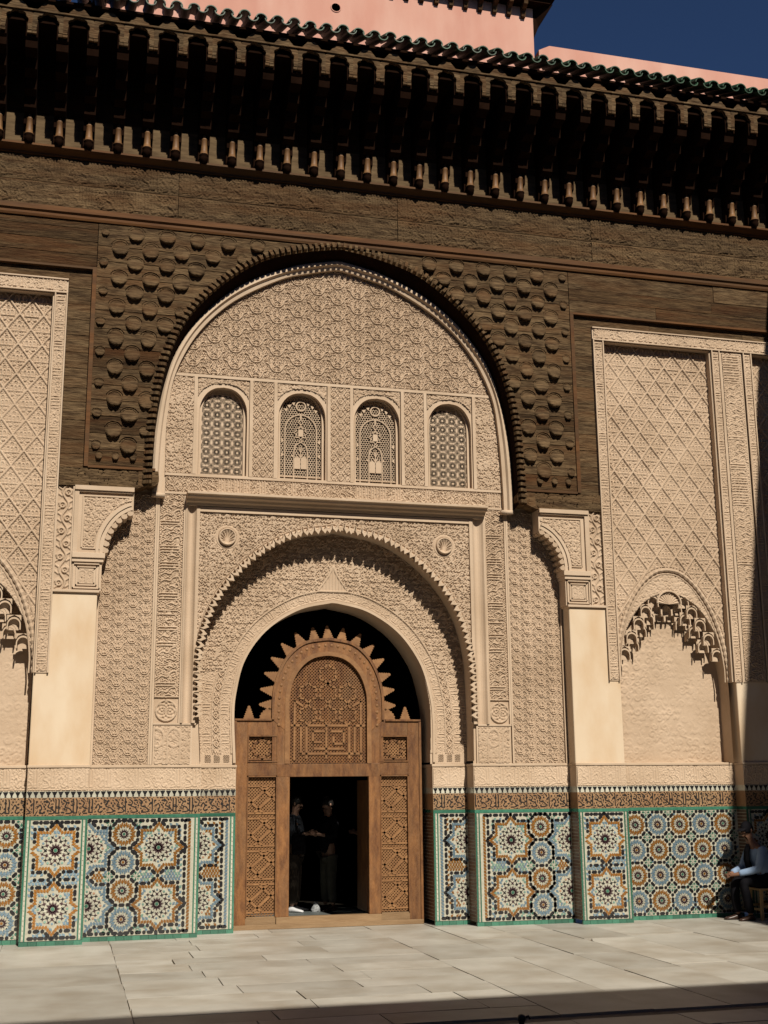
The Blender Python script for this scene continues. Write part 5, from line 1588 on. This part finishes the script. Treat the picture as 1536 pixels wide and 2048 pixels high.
def shoe(name, parent, heel, d, mat, s=1.0, sole=None):
    d = Vector((d[0], d[1], 0)).normalized(); r = Vector((d.y, -d.x, 0)); h = Vector(heel); m = MB(); vs = []; n = 10
    secs = ((-.03, .026, .062), (.0, .034, .085), (.05, .036, .082), (.10, .040, .062), (.155, .044, .048), (.20, .040, .038), (.225, .026, .026))
    for a, w, t in secs:
        for k in range(n):
            an = 2 * math.pi * k / n; y = w * math.cos(an); z = (t / 2 + t / 2 * math.sin(an)); z = max(z, .0)
            vs.append(h + (d * a + r * y) * s + Vector((0, 0, z * s)))
    K = len(secs); fs = [(j * n + i, j * n + (i + 1) % n, (j + 1) * n + (i + 1) % n, (j + 1) * n + i) for j in range(K - 1) for i in range(n)] + [tuple(range(n))[::-1], tuple(range((K - 1) * n, K * n))]
    m.add(vs, fs); o = m.build(name, mat, parent, smooth=True)
    return o
S = 1 / UNIT
def base_head(N, E, neck, c, fwd, s, tilt=0.0):
    f = Vector((fwd[0], fwd[1], 0)).normalized(); u = Vector((0, 0, 1)); c = Vector(c)
    f2 = (f * math.cos(tilt) - u * math.sin(tilt)); u2 = (u * math.cos(tilt) + f * math.sin(tilt))
    a = c + (-f2 * .012 - u2 * .06) * s; b = c + (u2 * .0) * s; t = c + (u2 * .075 - f2 * .01) * s
    N['jaw'] = (*a, .060 * s, .066 * s); N['skull'] = (*b, .080 * s, .092 * s); N['crown'] = (*t, .060 * s, .066 * s)
    ch = c + (f2 * .055 - u2 * .088) * s; N['chin'] = (*ch, .030 * s)
    ns = c + (f2 * .085 - u2 * .012) * s; N['nose'] = (*ns, .014 * s); nt_ = c + (f2 * .105 - u2 * .03) * s; N['nosetip'] = (*nt_, .010 * s)
    E += [(neck, 'jaw'), ('jaw', 'skull'), ('skull', 'crown'), ('jaw', 'chin'), ('skull', 'nose'), ('nose', 'nosetip')]

# seated man, local origin between his feet; he faces -x
man = empty('person', (4.88, -.20, 0)); tag(man, 'seated man in pale blue jacket, black cap and trousers, hands clasped in shade', 'person')
SX, SZ = .30, .40
N = {'pelvis': (SX, 0, SZ + .03, .10 * S), 'belly': (SX - .01, 0, .56, .10 * S), 'chest': (SX - .06, 0, .73, .12 * S, .10 * S), 'upper': (SX - .105, 0, .845, .085 * S), 'neck': (SX - .14, 0, .915, .052 * S)}
E_ = [('pelvis', 'belly'), ('belly', 'chest'), ('chest', 'upper'), ('upper', 'neck')]
HC = (SX - .185, 0, 1.045)
base_head(N, E_, 'neck', HC, (-1, -.25), S, .18)
for s_, y in (('l', -1), ('r', 1)):
    e = chain_nodes(N, E_, s_ + 'arm', 'upper', [(SX - .09, y * .13, .83, .05 * S), (SX - .17, y * .175, .60, .036 * S), (SX - .36, y * .085, .545, .030 * S), (SX - .43, y * .05, .53, .026 * S)])
    hand(N, E_, s_, e, (SX - .43, y * .05, .53), (-.8, -y * .55, -.12), (-.1, -y * .3, .9) if y < 0 else (-.1, -y * .3, .8), (-.5, y * .8, .2), .7, S * .95)
    chain_nodes(N, E_, s_ + 'leg', 'pelvis', [(SX - .06, y * .075, SZ + .04, .08 * S), (SX - .34, y * .09, .445, .055 * S), (SX - .30 - .03 * y, y * .085, .22, .045 * S), (SX - .29 - .04 * y, y * .08, .06, .035 * S)])
skinned('body', N, E_, 'skin', man)
head_parts(man, HC, (-1, -.25), S, 'skin', cap='cloth_black', tilt=.18)
N = {'hem': (SX + .03, 0, SZ - .03, .14 * S, .15 * S), 'waist': (SX + .01, 0, .56, .135 * S, .15 * S), 'chest': (SX - .05, 0, .73, .135 * S, .17 * S), 'upper': (SX - .10, 0, .84, .10 * S, .13 * S), 'collar': (SX - .135, 0, .895, .062 * S)}
E_ = [('hem', 'waist'), ('waist', 'chest'), ('chest', 'upper'), ('upper', 'collar')]
for s_, y in (('l', -1), ('r', 1)):
    chain_nodes(N, E_, s_ + 'arm', 'upper', [(SX - .085, y * .135, .825, .070 * S), (SX - .13, y * .17, .70, .062 * S), (SX - .17, y * .18, .60, .060 * S), (SX - .27, y * .13, .57, .052 * S), (SX - .385, y * .072, .545, .046 * S)])
skinned('jacket', N, E_, 'cloth_blue', man)
# dark shirt front showing between the lapels
m = MB(); m.prism_x([(-.0, 0)] * 3, 0, 0); m = MB()
vs = []
for x_, z_, w_ in ((SX - .185, .885, .035), (SX - .215, .80, .05), (SX - .225, .70, .055), (SX - .19, .58, .06), (SX - .16, .50, .07)):
    vs += [(x_, -w_, z_), (x_ - .022, 0, z_), (x_, w_, z_)]
m.add(vs, [(3 * i + a, 3 * i + a + 1, 3 * i + a + 4, 3 * i + a + 3) for i in range(4) for a in (0, 1)])
o = m.build('shirt', 'cloth_black', man, smooth=True); o.modifiers.new('solid', 'SOLIDIFY').thickness = .03
N = {'pelvis': (SX, 0, SZ + .035, .125 * S, .12 * S)}; E_ = []
for s_, y in (('l', -1), ('r', 1)):
    chain_nodes(N, E_, s_ + 'leg', 'pelvis', [(SX - .08, y * .078, SZ + .045, .095 * S), (SX - .34, y * .092, .45, .075 * S), (SX - .325 - .03 * y, y * .088, .25, .066 * S), (SX - .29 - .04 * y, y * .082, .075, .062 * S)])
skinned('trousers', N, E_, 'cloth_black', man)
for y in (-1, 1): shoe('shoe', man, (SX - .27 - .04 * y, y * .082, 0), (-1, y * .12), 'shoe_dark', S)
# wooden stool
st = empty('stool', (5.19, -.20, 0)); tag(st, 'plain pale wooden stool under the seated man', 'stool')
MB().box(-.17, .17, -.155, .155, .345, .372).build('seat', 'pine', st, bevel=.006)
for a in (-1, 1):
    for b in (-1, 1):
        m = MB(); m.add([(a * .13 + i * .016 + a * .02 * (1 - k), b * .12 + j * .016 + b * .02 * (1 - k), .345 * k) for k in (0, 1) for i, j in ((-1, -1), (1, -1), (1, 1), (-1, 1))], [(0, 1, 5, 4), (1, 2, 6, 5), (2, 3, 7, 6), (3, 0, 4, 7), (0, 3, 2, 1), (4, 5, 6, 7)])
        m.build('leg', 'pine', st)
    MB().box(a * .137 - .01, a * .137 + .01, -.12, .12, .11, .135).build('stretcher', 'pine', st)
    MB().box(-.13, .13, a * .127 - .01, a * .127 + .01, .15, .175).build('stretcher', 'pine', st)

def standing(loc, facing, H, shirt, legs, shoes, label, arm='fold', hairc=True):
    """standing visitor; local +x is the way the person faces"""
    p = empty('person', loc); p.rotation_euler = (0, 0, facing); tag(p, label, 'person', 'visitors in the dark doorway')
    s = H / 1.72
    N = {'pelvis': (0, 0, .90 * s, .11 * s), 'belly': (.01, 0, 1.08 * s, .11 * s), 'chest': (0, 0, 1.28 * s, .12 * s, .11 * s), 'upper': (-.01, 0, 1.40 * s, .08 * s), 'neck': (.0, 0, 1.48 * s, .05 * s)}
    E_ = [('pelvis', 'belly'), ('belly', 'chest'), ('chest', 'upper'), ('upper', 'neck')]
    HC = (.025 * s, 0, 1.61 * s)
    base_head(N, E_, 'neck', HC, (1, 0), s, .1)
    J = {}
    for q, y in (('l', 1), ('r', -1)):
        sh = (-.01, y * .17 * s, 1.40 * s); el = (.02 * s, y * .22 * s, 1.13 * s)
        wr = (.22 * s, y * .10 * s, 1.16 * s) if arm == 'fold' else (.06 * s, y * .20 * s, .90 * s)
        J[q] = (sh, el, wr)
        e = chain_nodes(N, E_, q + 'arm', 'upper', [(*sh, .05 * s), (*el, .038 * s), (*wr, .028 * s)])
        dv = Vector(wr) - Vector(el)
        hand(N, E_, q, e, wr, dv, (0, 0, 1) if arm == 'fold' else (1, 0, 0), (0, y, 0), .6, s)
        chain_nodes(N, E_, q + 'leg', 'pelvis', [(0, y * .09 * s, .85 * s, .08 * s), (.015, y * .10 * s, .48 * s, .055 * s), (-.01, y * .11 * s, .08 * s, .038 * s)])
    skinned('body', N, E_, 'skin_fair', p)
    head_parts(p, HC, (1, 0), s, 'skin_fair', hair=hairc, tilt=.1)
    N = {'hem': (0, 0, .84 * s, .125 * s, .17 * s), 'waist': (.01, 0, 1.05 * s, .13 * s, .16 * s), 'chest': (.0, 0, 1.27 * s, .135 * s, .18 * s), 'upper': (-.01, 0, 1.40 * s, .085 * s, .12 * s), 'collar': (0, 0, 1.455 * s, .058 * s)}
    E_ = [('hem', 'waist'), ('waist', 'chest'), ('chest', 'upper'), ('upper', 'collar')]
    for q in 'lr':
        sh, el, wr = J[q]; w2 = tuple(np.array(el) * .25 + np.array(wr) * .75)
        chain_nodes(N, E_, q + 'arm', 'upper', [(*sh, .066 * s), (*el, .054 * s), (*w2, .043 * s)])
    skinned('shirt', N, E_, shirt, p)
    N = {'pelvis': (0, 0, .92 * s, .13 * s, .155 * s)}; E_ = []
    for q, y in (('l', 1), ('r', -1)):
        chain_nodes(N, E_, q + 'leg', 'pelvis', [(0, y * .09 * s, .80 * s, .10 * s), (.012, y * .10 * s, .48 * s, .078 * s), (-.01, y * .11 * s, .11 * s, .072 * s)])
    skinned('trousers', N, E_, legs, p)
    for y in (-1, 1): shoe('shoe', p, (-.04 * s, y * .11 * s, 0), (1, y * .18), shoes, s)
    return p, s
pa, sa = standing((-.10, 2.62, .006), R(-25), 1.48, 'cloth_grey', 'cloth_brown', 'shoe_white', 'visitor in grey-blue shirt and white trainers at the left of the doorway')
bg_ = MB(); bg_.box(.02, .20, -.26, -.16, .74, 1.0); o = bg_.build('shoulder_bag', 'cloth_black', pa, bevel=.03)
m = MB(); m.tube([(.10, -.21, .99), (.06, -.17, 1.12), (-.03, .02, 1.285), (-.12, .10, 1.15), (-.10, -.10, .98), (.05, -.22, .98)], .014, 6); m.build('strap', 'cloth_black', pa)
pb, sb = standing((.36, 2.60, .006), R(200), 1.46, 'cloth_black', 'cloth_olive', 'shoe_dark', 'visitor in black top and olive trousers in the middle of the doorway')
pc, s3 = standing((1.0, 2.9, .006), R(160), 1.46, 'cloth_white', 'cloth_black', 'shoe_dark', 'visitor with a white sleeve half hidden by the right door jamb')
# crumpled pale bag by the second visitor
m = MB(); rb = random.Random(2); K, n = 6, 12; vs = []
for j in range(K + 1):
    f = j / K; r = (.06 * (1 - .6 * f ** 1.5))
    for i in range(n):
        t = 2 * math.pi * i / n; rr = r * rb.uniform(.78, 1.15); vs.append((rr * math.cos(t), rr * .6 * math.sin(t), .12 * f + rb.uniform(-.008, .008) * (j > 0)))
m.add(vs, [(j * n + i, j * n + (i + 1) % n, (j + 1) * n + (i + 1) % n, (j + 1) * n + i) for j in range(K) for i in range(n)] + [tuple(range(n))[::-1]])
tag(m.build('carrier_bag', 'bag_grey', None, loc=(.17, 2.52, .008)), 'crumpled white carrier bag on the floor between the first two visitors', 'bag')

# ------------------------------------------------------------------ model units to metres
for o in list(SC.objects):
    if o.parent is None and o.type not in ('CAMERA', 'LIGHT'):
        o.location = o.location * UNIT; o.scale = o.scale * UNIT
